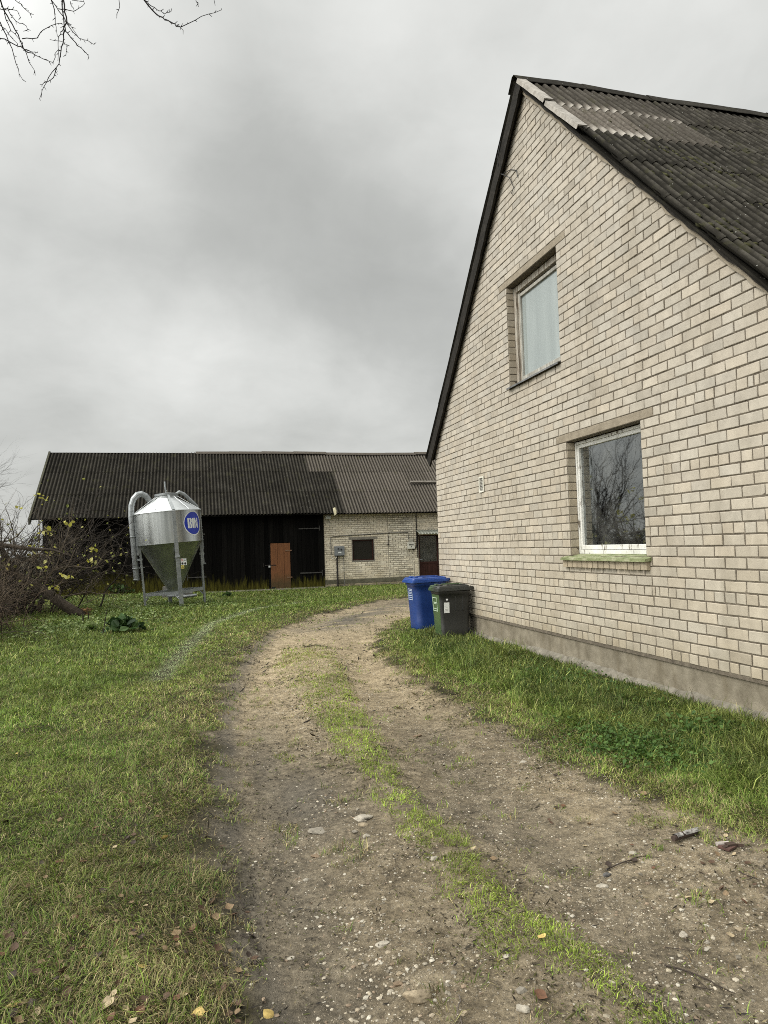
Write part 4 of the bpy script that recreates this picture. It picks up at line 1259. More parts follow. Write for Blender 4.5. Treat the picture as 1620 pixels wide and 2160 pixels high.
# toothed flange along the two visible seams of the cone
for ang in (R(205), R(-22), R(90)):
    for i in range(44):
        f0, f1 = i / 44, (i + .55) / 44
        for ff in ((f0, f1),):
            ra, rb = .24 + (RT - .26) * ff[0], .24 + (RT - .26) * ff[1]
            za, zb = .62 + (cyl0 - .64) * ff[0], .62 + (cyl0 - .64) * ff[1]
            ca, sa = math.cos(ang), math.sin(ang); tx, ty = -sa * .008, ca * .008
            mb.add([(ra * ca + tx, ra * sa + ty, za), ((ra + .035) * ca + tx, (ra + .035) * sa + ty, za - .01), ((rb + .035) * ca + tx, (rb + .035) * sa + ty, zb - .01), (rb * ca + tx, rb * sa + ty, zb),
                    (ra * ca - tx, ra * sa - ty, za), ((ra + .035) * ca - tx, (ra + .035) * sa - ty, za - .01), ((rb + .035) * ca - tx, (rb + .035) * sa - ty, zb - .01), (rb * ca - tx, rb * sa - ty, zb)],
                   [(0, 1, 2, 3), (7, 6, 5, 4), (1, 5, 6, 2), (0, 4, 5, 1), (3, 2, 6, 7)])
mb.build('hopper', worn('grass_toned_hopper_steel', (.30, .315, .29), (.42, .435, .41), 2.5, .34, .9, .04), silo)  # darker greenish base paints the grass mirrored in the cone
mb = MB(); mb.lathe([(.30, .40), (.30, .50), (.24, .51)], 24); mb.box((-.26, -.34, .36), (.26, .34, .41), bev=.01); mb.tube([(.1, -.34, .32), (.75, -.42, .34)], .05, 10); mb.build('outlet', GALV2, silo)
mb = MB()
cr = [(RT + .045, eav - .035), (RT + .045, eav - .01)]
nseg = 12
rings = []
for (r, z, f) in ((RT + .045, eav - .03, 0), (RT + .045, eav, 0), (.33, 3.52, 0), (.33, 3.60, 0)):
    rings.append([(r * math.cos(2 * math.pi * k / 48), r * math.sin(2 * math.pi * k / 48), z) for k in range(48)])
mb.loft(rings, True, True, None, True)
for k in range(nseg):
    a = 2 * math.pi * (k + .35) / nseg
    mb.tube([((RT + .045) * math.cos(a), (RT + .045) * math.sin(a), eav + .004), (.33 * math.cos(a), .33 * math.sin(a), 3.60)], .009, 4)
rf = mb.build('roof', worn('bright_galvanised_steel', (.62, .64, .64), (.74, .76, .76), 3, .36, .75, .05), silo)
mb = MB(); mb.lathe([(.35, 3.585), (.40, 3.60), (.40, 3.66), (.12, 3.69), (.02, 3.70)], 32, smooth=False); mb.build('lid', GALV2, rf)
mb = MB(); mb.box((-.025, -.20, 3.60), (.025, -.16, 3.80)); mb.tube([(0, -.05, 3.66), (-.01, -.04, 4.06)], .03, 6); mb.tube([(-.03, -.05, 3.76), (.05, -.05, 3.76)], .012, 6); mb.build('mast', GALV2, rf)
DEL = R(-90 + 12)
LEGA = [DEL, DEL + math.pi / 2, DEL + math.pi, DEL + 3 * math.pi / 2]
def leg_sec(c, a, w_=.065, d_=.05):
    ca, sa = math.cos(a), math.sin(a)
    o = [(-w_, -d_), (-w_ * .5, 0), (-w_ * .5, .018), (w_ * .5, .018), (w_ * .5, 0), (w_, -d_), (w_ * .86, -d_), (w_ * .42, -.012), (-w_ * .42, -.012), (-w_ * .86, -d_)]
    o = [(-w_, -d_), (-w_, .012), (w_, .012), (w_, -d_), (w_ * .8, -d_), (w_ * .8, -.004), (-w_ * .8, -.004), (-w_ * .8, -d_)]
    return [(c[0] + ca * q - sa * p, c[1] + sa * q + ca * p, c[2]) for p, q in o]
for i, a in enumerate(LEGA):
    mb = MB(); R0 = RT - .04 if i else RT + .02
    R1 = RT - .07 if i else RT + .0
    mb.loft([leg_sec((R1 * math.cos(a), R1 * math.sin(a), -.12), a), leg_sec((R0 * math.cos(a), R0 * math.sin(a), cyl0), a)], True, True, None, False)
    mb.loft([leg_sec(((RT + .03) * math.cos(a), (RT + .03) * math.sin(a), cyl0 - .3), a, .055), leg_sec(((RT + .03) * math.cos(a), (RT + .03) * math.sin(a), eav - .01), a, .055)], True, True, None, False)
    mb.box((R0 * math.cos(a) - .085, R0 * math.sin(a) - .06, 1.60), (R0 * math.cos(a) + .085, R0 * math.sin(a) + .06, 1.66))
    mb.box((R1 * math.cos(a) - .10, R1 * math.sin(a) - .10, -.05), (R1 * math.cos(a) + .10, R1 * math.sin(a) + .10, -.035))
    if i == 0:      # ladder rail carried up over the roof
        mb.loft([leg_sec(((RT + .05) * math.cos(a), (RT + .05) * math.sin(a), eav + .01), a, .05, .02), leg_sec((.36 * math.cos(a), .36 * math.sin(a), 3.63), a, .035, .02)], True, True, None, False)
    for k in range(26):
        z = .2 + k * .11
        if z > eav: break
        rr_ = (RT + .046) if z > cyl0 - .3 else R1 + (R0 - R1) * z / cyl0 + .016
        for sgn in (-.03, .03):
            mb.tube([(rr_ * math.cos(a) - math.sin(a) * sgn, rr_ * math.sin(a) + math.cos(a) * sgn, z), ((rr_ + .012) * math.cos(a) - math.sin(a) * sgn, (rr_ + .012) * math.sin(a) + math.cos(a) * sgn, z)], .008, 5)
    mb.build('leg', GALV2, silo)
for i in range(4):
    a, b_ = LEGA[i], LEGA[(i + 1) % 4]
    p = Vector(((RT - .06) * math.cos(a), (RT - .06) * math.sin(a), .50)); q = Vector(((RT - .06) * math.cos(b_), (RT - .06) * math.sin(b_), .50))
    mb = MB(); d_ = (q - p).normalized(); n_ = Vector((-d_.y, d_.x, 0))
    p += d_ * .04; q -= d_ * .04
    mb.loft([[x + n_ * .02 + Vector((0, 0, .045)), x - n_ * .02 + Vector((0, 0, .045)), x - n_ * .02 - Vector((0, 0, .045)), x + n_ * .02 - Vector((0, 0, .045))] for x in (p, q)], True, True, None, False)
    for e, sg in ((p, 1), (q, -1)):
        mb.tube([e + d_ * sg * .22 - Vector((0, 0, .04)), e - Vector((0, 0, .22))], .014, 5)
    mb.build('cross_bar', GALV2, silo)
# filling pipe with a segmented gooseneck, and a thinner vent pipe
PA = R(188)
mb = MB(); px_, py_ = (RT + .12) * math.cos(PA), (RT + .12) * math.sin(PA)
pts = [(px_, py_, .98), (px_, py_, 3.02)]
cxp, rad = px_ + .36, .36
for k in range(1, 7):
    a = math.pi - k * R(24)
    pts.append((cxp + rad * math.cos(a) * 1.0, py_ + .03 * k, 3.10 + .62 * math.sin(a)))
pts.append((pts[-1][0] + .16, pts[-1][1] + .03, pts[-1][2] - .22))
mb.tube(pts, .10, 14, smooth=False)
for z in (1.0, 1.35, 2.35): mb.lathe([(.10, z), (.115, z), (.115, z + .03), (.10, z + .03)], 14, c=(px_, py_, 0))
for p in pts[1:-1]: mb.lathe([(.098, -.006), (.106, -.006), (.106, .006), (.098, .006)], 14, c=p) if p is pts[1] else None
mb.box((px_, py_ - .02, 1.36), (px_ + .30, py_ + .02, 1.385)); mb.box((px_, py_ - .02, 2.36), (px_ + .2, py_ + .02, 2.385))
mb.build('filling_pipe', GALV2, silo)
PB_ = R(35)
mb = MB(); qx, qy = (RT + .10) * math.cos(PB_), (RT + .10) * math.sin(PB_)
mb.tube([(.30, .45, 3.35), (.33, .48, 3.66), (.45, .53, 3.72), (.62, .58, 3.64), (qx + .02, qy + .02, 3.22), (qx + .06, qy + .03, 3.12), (qx + .07, qy + .03, 1.30)], .062, 12, smooth=False)
mb.box((qx + .0, qy - .04, 1.26), (qx + .18, qy + .08, 1.30), bev=.006)
mb.build('vent_pipe', GALV2, silo)
# oval badge wrapped round the tank, with its white rim and stencil letters
BA, BZ, BW, BH = R(-40), 2.63, .40, .36
def wrap(u, v_, d_):
    a = BA + u / RT
    return ((RT + d_) * math.cos(a), (RT + d_) * math.sin(a), BZ + v_)
def decal(fn, d_, material, name, parent, res=90, bw=BW + .05, bh=BH + .05):
    mb = MB(); ids = {}
    def vid(i, j):
        if (i, j) not in ids:
            ids[(i, j)] = len(mb.v); mb.add([wrap(-bw + 2 * bw * i / res, -bh + 2 * bh * j / res, d_)], [])
        return ids[(i, j)]
    for i in range(res):
        for j in range(res):
            if fn(-bw + 2 * bw * (i + .5) / res, -bh + 2 * bh * (j + .5) / res):
                f = (vid(i, j), vid(i + 1, j), vid(i + 1, j + 1), vid(i, j + 1))
                mb.f.append(f); mb.smooth.append(True)
    return mb.build(name, material, parent)
ell = lambda u, v_, k=0: (u / (BW + k)) ** 2 + (v_ / (BH + k)) ** 2 < 1
badge = decal(lambda u, v_: ell(u, v_), .006, LOGOBLUE, 'badge', silo)
decal(lambda u, v_: ell(u, v_, .03) and not ell(u, v_, -.002), .007, WHITE, 'rim', badge)
def letters(u, v_):
    v2 = v_ / .16
    if abs(v2) > 1: return False
    x_ = u + .27
    def seg(a, b_): return a <= x_ <= b_
    if seg(0, .075): return True                                   # B stem
    if seg(.09, .185):
        if abs(v2) < .10: return x_ < .15
        w_ = .185 - .03 * max(0, abs(abs(v2) - .5) - .2) / .3
        if x_ > w_: return False
        inner = .115
        return not (seg(.09, inner) and .25 < abs(v2) < .72)
    if seg(.205, .285): return True                                # I
    if seg(.305, .36): return True                                 # N
    if seg(.445, .50): return True
    if seg(.36, .445): return abs(v2 - (1 - 2 * (x_ - .36) / .085) * .72) < .34
    return False
decal(letters, .010, WHITE, 'lettering', badge, 160)
# warning stickers on the front leg
a = LEGA[0]
st = MB(); 
def sticker(cx_, cz_, w_, h_, m_, off=.0):
    mb = MB(); r_ = RT + .03 + off
    c_ = Vector((r_ * math.cos(a), r_ * math.sin(a), cz_)); t_ = Vector((-math.sin(a), math.cos(a), 0))
    q = [c_ + t_ * (cx_ - w_ / 2) - Vector((0, 0, h_ / 2)), c_ + t_ * (cx_ + w_ / 2) - Vector((0, 0, h_ / 2)), c_ + t_ * (cx_ + w_ / 2) + Vector((0, 0, h_ / 2)), c_ + t_ * (cx_ - w_ / 2) + Vector((0, 0, h_ / 2))]
    n_ = Vector((math.cos(a), math.sin(a), 0)) * .002
    mb.add(q + [x - n_ for x in q], [(0, 1, 2, 3), (7, 6, 5, 4), (0, 4, 5, 1), (1, 5, 6, 2), (2, 6, 7, 3), (3, 7, 4, 0)])
    return mb, c_, t_
for (cx_, cz_, base, shape, mk) in ((.14, 1.50, WHITE, 'ring', REDP), (.235, 1.49, WHITE, 'tri', BLACK), (.14, 1.40, WHITE, 'disc', BLACK), (.235, 1.39, WHITE, 'disc', BLACK), (.14, 1.29, YELLOW, 'tri', BLACK)):
    mb, c_, t_ = sticker(cx_, cz_, .10, .10, base, -.0)
    o = mb.build('sticker', base, silo)
    mk_ = MB(); n_ = Vector((math.cos(a), math.sin(a), 0)) * .004
    c2 = c_ + t_ * cx_ + n_
    def pt(ang, r_): return c2 + t_ * (r_ * math.cos(ang)) + Vector((0, 0, r_ * math.sin(ang)))
    if shape == 'disc': mk_.add([pt(k * math.pi / 6, .036) for k in range(12)], [tuple(range(12))])
    if shape == 'tri': mk_.add([pt(math.pi / 2 + k * 2.0944, .042) for k in range(3)] + [pt(math.pi / 2 + k * 2.0944, .028) for k in range(3)], [(0, 1, 4, 3), (1, 2, 5, 4), (2, 0, 3, 5)]); 
    if shape == 'ring':
        mk_.add([pt(k * math.pi / 6, .038) for k in range(12)] + [pt(k * math.pi / 6, .026) for k in range(12)], [(k, (k + 1) % 12, 12 + (k + 1) % 12, 12 + k) for k in range(12)])
        mk_.add([pt(2.2, .034), pt(2.5, .034), pt(5.35, .034), pt(5.64, .034)], [(0, 1, 2, 3)])
    mk_.build('pictogram', mk, o)
# concrete blocks behind the silo
for i, (x_, y_, z_, rz, lab) in enumerate(((-.98, 25.6, 0, 4, 'grey concrete block on the grass behind the silo, under another block'), (-.95, 25.6, .20, -3, 'grey concrete block lying on top of another behind the silo'), (-.45, 25.3, 0, 9, 'grey concrete block lying on its own behind the silo hopper'))):
    mb = MB(); mb.box((-.24, -.10, 0), (.24, .10, .195), bev=.008)
    o = mb.build('concrete_block', BLOCK); o.location = (x_, y_, hz(x_, y_) + z_); o.rotation_euler = (0, 0, R(rz))
    tag(o, lab, 'concrete block', 'concrete blocks behind the silo')

# ------------------------------------------------------------------ wheeled bins
def rrect(hx_, hy_, r_, n=5, cx_=0, cy_=0):
    out = []
    for qx_, qy_, a0 in ((1, 1, 0), (-1, 1, 90), (-1, -1, 180), (1, -1, 270)):
        for k in range(n + 1):
            a = R(a0 + 90 * k / n)
            out.append((cx_ + qx_ * (hx_ - r_) + r_ * math.cos(a), cy_ + qy_ * (hy_ - r_) + r_ * math.sin(a)))
    return out
def bin_(label, loc, H, D, W, body_m, lid_m, rz, round_front, group):
    "front faces -x, wheels and handle at +x"
    t = thing('wheeled_bin', label, 'wheelie bin', loc, (0, 0, R(rz)), group)
    mb = MB(); rings = []
    bt_, tp = .78, 1.0
    for f in (0, .02, .06, .22, .23, .5, .8, .93, .94, 1.0):
        k = .88 + .12 * f
        hx_ = D / 2 * (k if f < .94 else 1.04); hy_ = W / 2 * (k if f < .94 else 1.05)
        if f == 0: hx_ *= .95; hy_ *= .95
        if f < .225: hx_ *= 1.008; hy_ *= 1.008
        cx_ = D / 2 * (1 - k) * .45
        rings.append([(x_, y_, .03 + (H - .09) * f) for x_, y_ in rrect(hx_, hy_, round_front, 6, cx_ if f < .94 else 0)])
    mb.loft(rings, True, True, None, True)
    for sgn in (-1, 1):      # upright ribs under the rim on both sides
        for xx in (.02, .16):
            mb.box((xx * D / .6 - .012, sgn * W / 2 * .955 - .008, H * .55), (xx * D / .6 + .012, sgn * W / 2 * .985 + .006, H - .11), bev=.003)
    body = mb.build('body', body_m, t)
    # lid: stepped, slightly domed, overhanging the front
    mb = MB(); rings = []
    for (gx_, gz) in ((1.10, -.045), (1.125, -.04), (1.125, -.012), (1.095, -.01), (1.095, .012), (1.05, .016), (1.03, .040), (.94, .05), (.90, .035), (.5, .05), (.05, .056)):
        rings.append([(x_ - .015, y_, H - .01 + gz + .012 * (x_ / D)) for x_, y_ in rrect(D / 2 * gx_, W / 2 * gx_, min(.05, .05 * gx_ + .002) if gx_ > .2 else .004, 5)])
    mb.loft(rings, True, True, None, False)
    for yy in (-.12, .12):
        mb.box((-D * .44, yy * W / .58 - .055, H + .025), (-D * .32, yy * W / .58 + .055, H + .058), bev=.012)
    mb.box((-D * .2, -W * .33, H + .036), (D * .40, -W * .30, H + .056), bev=.006); mb.box((-D * .2, W * .30, H + .036), (D * .40, W * .33, H + .056), bev=.006)
    mb.build('lid', lid_m, t)
    mb = MB(); hb = D / 2 + .085
    mb.tube([(D / 2 - .05, -W * .36, H - .03), (hb, -W * .36, H - .01), (hb, W * .36, H - .01), (D / 2 - .05, W * .36, H - .03)], .017, 8)
    for yy in (-.36, -.12, .12, .36): mb.box((D / 2 - .03, yy * W - .014, H - .06), (hb - .01, yy * W + .014, H + .01), bev=.004)
    mb.build('handle', lid_m, t)
    for sgn in (-1, 1):
        wheel_c = (D / 2 - .07, sgn * (W / 2 - .05), .10)
        mb = MB()
        prof = [(.060, -.022), (.094, -.024), (.10, -.014), (.10, .014), (.094, .024), (.060, .022)]
        rings = [[(wheel_c[0] + r_ * math.cos(2 * math.pi * k / 24), wheel_c[1] + y_, wheel_c[2] + r_ * math.sin(2 * math.pi * k / 24)) for k in range(24)] for r_, y_ in prof]
        mb.loft(rings, True, False, None, True); wh = mb.build('wheel', RUBBER, t)
        mb = MB(); rings = [[(wheel_c[0] + r_ * math.cos(2 * math.pi * k / 24), wheel_c[1] + y_, wheel_c[2] + r_ * math.sin(2 * math.pi * k / 24)) for k in range(24)] for r_, y_ in ((.0, -.018), (.025, -.02), (.03, -.012), (.061, -.012), (.061, .012), (.0, .014))]
        mb.loft(rings, True, False, None, True); mb.build('hub', BINSHADE_HUB, wh)
    mb = MB(); mb.tube([(D / 2 - .07, -W / 2 + .05, .10), (D / 2 - .07, W / 2 - .05, .10)], .012, 8); mb.build('axle', IRON, t)
    return t, body
bx_, by_ = 4.235, 13.02
bb, body = bin_('tall blue wheeled bin against the house corner, nearest the barn', (bx_, by_, hz(bx_, by_) - .03), .985, .66, .56, BLUEP, BLUELID, 2, .13, 'wheeled bins by the house')
def front_label(t, D, W, H, y0, y1, z0, z1, fr_m, lines, seedx):
    k = lambda z: -(D / 2) * (.88 + .12 * (z - .03) / (H - .09)) + D / 2 * (1 - (.88 + .12 * (z - .03) / (H - .09))) * .45 - .004
    mb = MB()
    def bar(ya, yb, za, zb):
        q = [(k(za), ya, za), (k(za), yb, za), (k(zb), yb, zb), (k(zb), ya, zb)]
        mb.add([(x_ - .001, y_, z_) for x_, y_, z_ in q] + [(x_ + .004, y_, z_) for x_, y_, z_ in q], [(3, 2, 1, 0), (4, 5, 6, 7), (0, 1, 5, 4), (1, 2, 6, 5), (2, 3, 7, 6), (3, 0, 4, 7)])
    bar(y0, y1, z0, z0 + .012); bar(y0, y1, z1 - .012, z1); bar(y0, y0 + .012, z0 + .012, z1 - .012); bar(y1 - .012, y1, z0 + .012, z1 - .012)
    for (a0, a1, c0, c1) in lines: bar(y0 + (y1 - y0) * a0, y0 + (y1 - y0) * a1, z0 + (z1 - z0) * c0, z0 + (z1 - z0) * c1)
    return mb.build('printed_label', fr_m, t)
front_label(bb, .66, .56, .985, -.11, .12, .60, .81, mat('light_blue_print', None, (.40, .46, .55), .5), [(.12, .80, .18, .25), (.12, .86, .36, .43), (.12, .72, .52, .58), (.12, .84, .66, .72), (.12, .70, .82, .88)], 1)
gx2, gy2 = 4.29, 11.82
gb, body = bin_('smaller green wheeled bin with shade painted on its sides, standing in front of the blue one', (gx2, gy2, hz(gx2, gy2) - .03), .89, .56, .50, BINSHADE_HUB, LID2, -2, .06, 'wheeled bins by the house')
# added front in the lit green; the body's grey is painted shade
mb = MB(); rows_ = []
for f in (.07, .21, .24, .5, .8, .925):
    kx = .88 + .12 * f; z = .03 + (.89 - .09) * f
    x_ = -.28 * kx + .28 * (1 - kx) * .45 - .006
    hy_ = .25 * kx - .05
    rows_.append([(x_ + .012, -hy_ - .012, z), (x_, -hy_, z), (x_ - .004, 0, z), (x_, hy_, z), (x_ + .012, hy_ + .012, z), (x_ + .03, hy_, z), (x_ + .03, -hy_, z)])
mb.loft(rows_, True, True, None, False)
mb.build('lit_front', GREENP, gb)
fl = front_label(gb, .56, .50, .89, -.12, .13, .48, .72, PALEGREEN, [(.14, .78, .60, .66), (.06, .94, .16, .20), (.20, .70, .52, .56)], 2)
for v in fl.data.vertices: v.co.x -= .012
# white paper label on the side of the smaller bin near its front corner
mb = MB()
def side_q(xa, xb, za, zb, d_=.0):
    def yk(z): return -(.25) * (.88 + .12 * (z - .03) / .80) - .004 - d_
    q = [(xa, yk(za), za), (xb, yk(za), za), (xb, yk(zb), zb), (xa, yk(zb), zb)]
    return q
q = side_q(-.195, -.10, .46, .64); mb.add(q + [(x_, y_ + .003, z_) for x_, y_, z_ in q], [(0, 1, 2, 3), (7, 6, 5, 4), (0, 4, 5, 1), (1, 5, 6, 2), (2, 6, 7, 3), (3, 7, 4, 0)])
lb = mb.build('paper_label', WHITE, gb)
mb = MB(); c_ = side_q(-.152, -.152, .57, .57, .002)[0]
mb.add([(c_[0] + .018 * math.cos(k * .6), c_[1], c_[2] + .018 * math.sin(k * .6)) for k in range(-6, 1)] + [(c_[0] + .012 * math.cos(k * .6), c_[1], c_[2] + .012 * math.sin(k * .6)) for k in range(-6, 1)], [(k, k + 1, k + 8, k + 7) for k in range(6)])
q = side_q(-.175, -.125, .495, .505, .002); mb.add(q, [(0, 1, 2, 3)]); q = side_q(-.18, -.12, .52, .527, .002); mb.add(q, [(0, 1, 2, 3)])
mb.build('printed_mark', mat('faint_grey_print', None, (.42, .42, .41), .6), lb)
mb = MB(); q = side_q(-.155, -.125, .74, .79, .001); cc = [q[0], q[1], q[2], ((q[2][0] + q[3][0]) / 2, q[2][1], q[2][2] - .015), q[3]]
mb.add([(-.14, q[0][1] + .006, .663), (-.122, q[1][1] + .006, .69), (-.122, q[2][1] + .008, .72), (-.14, q[0][1] + .007, .705), (-.158, q[2][1] + .008, .72), (-.158, q[1][1] + .006, .69)], [(0, 1, 2, 3, 4, 5)]); mb.build('paper_scrap', WHITE, gb)

# ------------------------------------------------------------------ twigs, trees
def branch_path(p, d_, length, seg, wob, droop, rnd):
    pts = [Vector(p)]; d_ = Vector(d_).normalized()
    for i in range(seg):
        d_ = (d_ + Vector((rnd.gauss(0, wob), rnd.gauss(0, wob), rnd.gauss(0, wob) + droop))).normalized()
        pts.append(pts[-1] + d_ * length / seg)
    return pts
def grow(mb, p, d_, length, rad, depth, rnd, wob=.18, droop=0.0, kids=(3, 5), spread=.8, sides=(5, 4, 3, 3), seg=6, ratio=.62, col=(.06, .05, .04), tips=None, cv=.25, tip_r=.25):
    pts = branch_path(p, d_, length, seg, wob, droop, rnd)
    f = 1 + rnd.uniform(-cv, cv)
    mb.tube(pts, [rad * (1 - (1 - tip_r) * i / seg) for i in range(seg + 1)], sides[min(len(sides) - 1, max(0, 3 - depth))] if True else 4, tuple(c * f for c in col), cap=False)
    if tips is not None and depth <= 1: tips.append((pts[-1], pts[-1] - pts[-2])); tips.append((pts[seg // 2], pts[-1] - pts[-2]))
    if depth <= 0: return
    for k in range(rnd.randint(*kids)):
        i = rnd.randint(max(1, seg // 4), seg)
        dd = (pts[i] - pts[i - 1]).normalized()
        ax = dd.orthogonal().normalized()
        ax = (Matrix.Rotation(rnd.uniform(0, 2 * math.pi), 3, dd) @ ax)
        nd = (dd + ax * rnd.uniform(.5, 1.1) * spread).normalized()
        grow(mb, pts[i], nd, length * ratio * rnd.uniform(.7, 1.15), rad * (1 - (1 - tip_r) * i / seg) * .7, depth - 1, rnd, wob, droop, kids, spread, sides, seg, ratio, col, tips, cv, tip_r)

def leaves_mesh(name, pts, size, colors, material, parent, rnd, up_bias=.3):
    "small folded leaf faces"
    vs = []; fs = []; cs = []
    for p in pts:
        n_ = Vector((rnd.gauss(0, 1), rnd.gauss(0, 1), rnd.gauss(0, 1) + up_bias)).normalized()
        a = n_.orthogonal().normalized(); a = Matrix.Rotation(rnd.uniform(0, 6.28), 3, n_) @ a; b_ = n_.cross(a)
        s_ = size * rnd.uniform(.6, 1.3); o = len(vs)
        c = colors[rnd.randrange(len(colors))]; f = rnd.uniform(.75, 1.2)
        P_ = Vector(p)
        vs += [P_ - a * s_ * .5, P_ - a * s_ * .1 + b_ * s_ * .42 + n_ * s_ * .1, P_ + a * s_ * .3 + b_ * s_ * .3 + n_ * s_ * .08, P_ + a * s_ * .62 - n_ * s_ * .06, P_ + a * s_ * .3 - b_ * s_ * .3 + n_ * s_ * .08, P_ - a * s_ * .1 - b_ * s_ * .42 + n_ * s_ * .1]
        fs += [(o, o + 1, o + 2, o + 3), (o, o + 3, o + 4, o + 5)]
        cs += [tuple(x_ * f for x_ in c)] * 6
    mb = MB(); mb.add(vs, fs); mb.c = cs
    return mb.build(name, material, parent)

# birch twigs hanging into the picture from a tree on the left
rnd = random.Random(77)
BX, BY = -4.9, 5.6
birch = thing('birch_tree', 'bare birch whose thin twigs hang into the top left corner', 'tree', (BX, BY, hz(BX, BY)))
mb = MB(); tp = [(0, 0, -.1), (.05, .02, 1.5), (.12, .05, 3.2), (.1, .1, 5.2), (.18, .12, 7.6), (.2, .2, 10)]
mb.tube(tp, [.19, .16, .14, .115, .08, .03], 12)
def m_birch(t, b):
    v = t.obj(); n = t.noise(5, 6, .7, t.mapping(v, scale=(1, 1, 4)))
    return {'Base Color': t.ramp(n, [(.42, (.025, .02, .018)), (.52, (.35, .33, .30)), (.8, (.55, .53, .50))]), 'Roughness': .8}
mb.build('trunk', mat('birch_bark', m_birch), birch)
mb = MB()
O_ = Vector((BX, BY, hz(BX, BY)))
def at_pix(px, py, dist):
    d_ = pray(px, py); return Vector((0, 0, CAM_H)) + d_ / d_.dot(fw) * dist - O_
tcol = (.016, .013, .012)
# main limbs from the trunk out over the yard, well above the frame
limb1 = [Vector((.1, .1, 5.4)), Vector((1.4, .0, 6.3)), Vector((2.6, .1, 6.6)), at_pix(-60, -160, 6.0)]
limb2 = [Vector((.15, .1, 6.2)), Vector((2.0, .2, 7.2)), Vector((3.6, .2, 7.1)), at_pix(280, -120, 6.1)]
mb.tube(limb1, [.05, .04, .028, .016], 6, tcol); mb.tube(limb2, [.05, .04, .026, .014], 6, tcol)
def px_twig(pp, r0_, dist, r1_=.002, buds=True):
    pts = []
    for i, (a, b_) in enumerate(pp):
        pts.append(at_pix(a, b_, dist + rnd.uniform(-.05, .05)))
    # refine
    out = [pts[0]]
    for a, b_ in zip(pts[:-1], pts[1:]):
        for k in range(1, 4):
            out.append(a.lerp(b_, k / 3) + Vector((rnd.gauss(0, .004), rnd.gauss(0, .004), rnd.gauss(0, .004))))
    n_ = len(out)
    mb.tube(out, [r0_ + (r1_ - r0_) * i / (n_ - 1) for i in range(n_)], 5, tcol, cap=False)
    if buds:
        for i in range(1, n_):
            if rnd.random() < .75:
                d_ = (out[i] - out[i - 1]).normalized(); ax = Matrix.Rotation(rnd.uniform(0, 6.28), 3, d_) @ d_.orthogonal().normalized()
                e = out[i] + (d_ * .6 + ax).normalized() * rnd.uniform(.012, .035)
                mb.tube([out[i], e], [.0035, .0015], 4, tcol, cap=False)
S = 500 / 1620.0
def cz(l): return [(x_ * S, y_ * S) for x_, y_ in l]
D_ = 6.0
for pts_, r_ in (
    ([(-200, -520), (-60, -200), (0, 0), (50, 110), (100, 200), (150, 310), (165, 340), (205, 430), (245, 515)], .008),
    ([(165, 340), (205, 350), (255, 360)], .003), ([(0, 150), (60, 280), (110, 430), (150, 545)], .005), ([(-60, -60), (0, 60), (60, 75), (110, 140), (180, 180), (195, 225)], .004),
    ([(20, 60), (110, 65), (140, 110)], .003), ([(-80, 180), (0, 260), (100, 300), (165, 340), (240, 375), (330, 415), (362, 423), (395, 340)], .005),
    ([(60, -380), (90, -160), (110, 0), (155, 45), (200, 90), (212, 122)], .004), ([(150, 265), (255, 262), (295, 200), (380, 160), (425, 160)], .004),
    ([(260, -620), (330, -300), (350, 0), (370, 60), (380, 160), (390, 230)], .006), ([(300, -520), (360, -240), (420, 0), (430, 100), (432, 200), (400, 250), (400, 420)], .008),
    ([(320, -500), (400, -240), (425, 0), (455, 120), (440, 200), (428, 300), (415, 370), (385, 465), (310, 560), (275, 585)], .008),
    ([(385, 465), (365, 530), (300, 590), (270, 665)], .004), ([(350, 0), (430, 120), (500, 220), (545, 265), (595, 275), (640, 305)], .004), ([(432, 200), (515, 290), (570, 340), (605, 390)], .005),
    ([(440, 150), (480, 160), (520, 235)], .003), ([(400, 60), (470, 70), (515, 75), (580, 28)], .004), ([(480, 10), (505, 60)], .003), ([(440, -30), (500, 0), (575, 8)], .003),
    ([(430, 300), (460, 305), (450, 380)], .002), ([(340, 270), (440, 290)], .002), ([(30, 90), (80, 210), (150, 290)], .004), ([(0, 170), (50, 220), (120, 300)], .003),
    ([(790, -360), (808, -100), (815, 40), (797, 120)], .004), ([(820, -420), (920, -120), (985, 0), (1065, 95), (1130, 130), (1190, 170), (1235, 185), (1380, 110), (1510, 68)], .008),
    ([(985, 0), (1040, 40), (1085, 70), (1125, 95), (1165, 75)], .004), ([(1130, 130), (1210, 170), (1253, 205)], .003), ([(1270, -300), (1310, -60), (1335, 0), (1355, 42)], .004), ([(1440, -300), (1462, -60), (1470, 30)], .004)):
    px_twig(cz(pts_), r_, D_)
# higher twigs that carry the hanging ones, above the frame
for a, b_ in (((-200, -520), -60), ((260, -620), 60), ((820, -420), 240), ((60, -380), 0), ((1270, -300), 360), ((1440, -300), 380), ((790, -360), 220)):
    p = at_pix(a[0] * S, a[1] * S, D_); e = min((limb1 + limb2), key=lambda q: (q - p).length)
    mb.tube([p, p.lerp(e, .5) + Vector((0, 0, .15)), e], [.008, .011, .016], 5, tcol, cap=False)
for i in range(14):
    z = 5 + i * .35
    grow(mb, (.12, .1, z), (rnd.uniform(-1, .4), rnd.uniform(-1, 1), .6), rnd.uniform(1.5, 2.6), .035, 2, rnd, .12, -.03, (3, 5), .7, (5, 4, 3, 3), 6, .6, tcol)
mb.build('branches', mat('dark_twig', m_col(.85, var=.2)), birch)

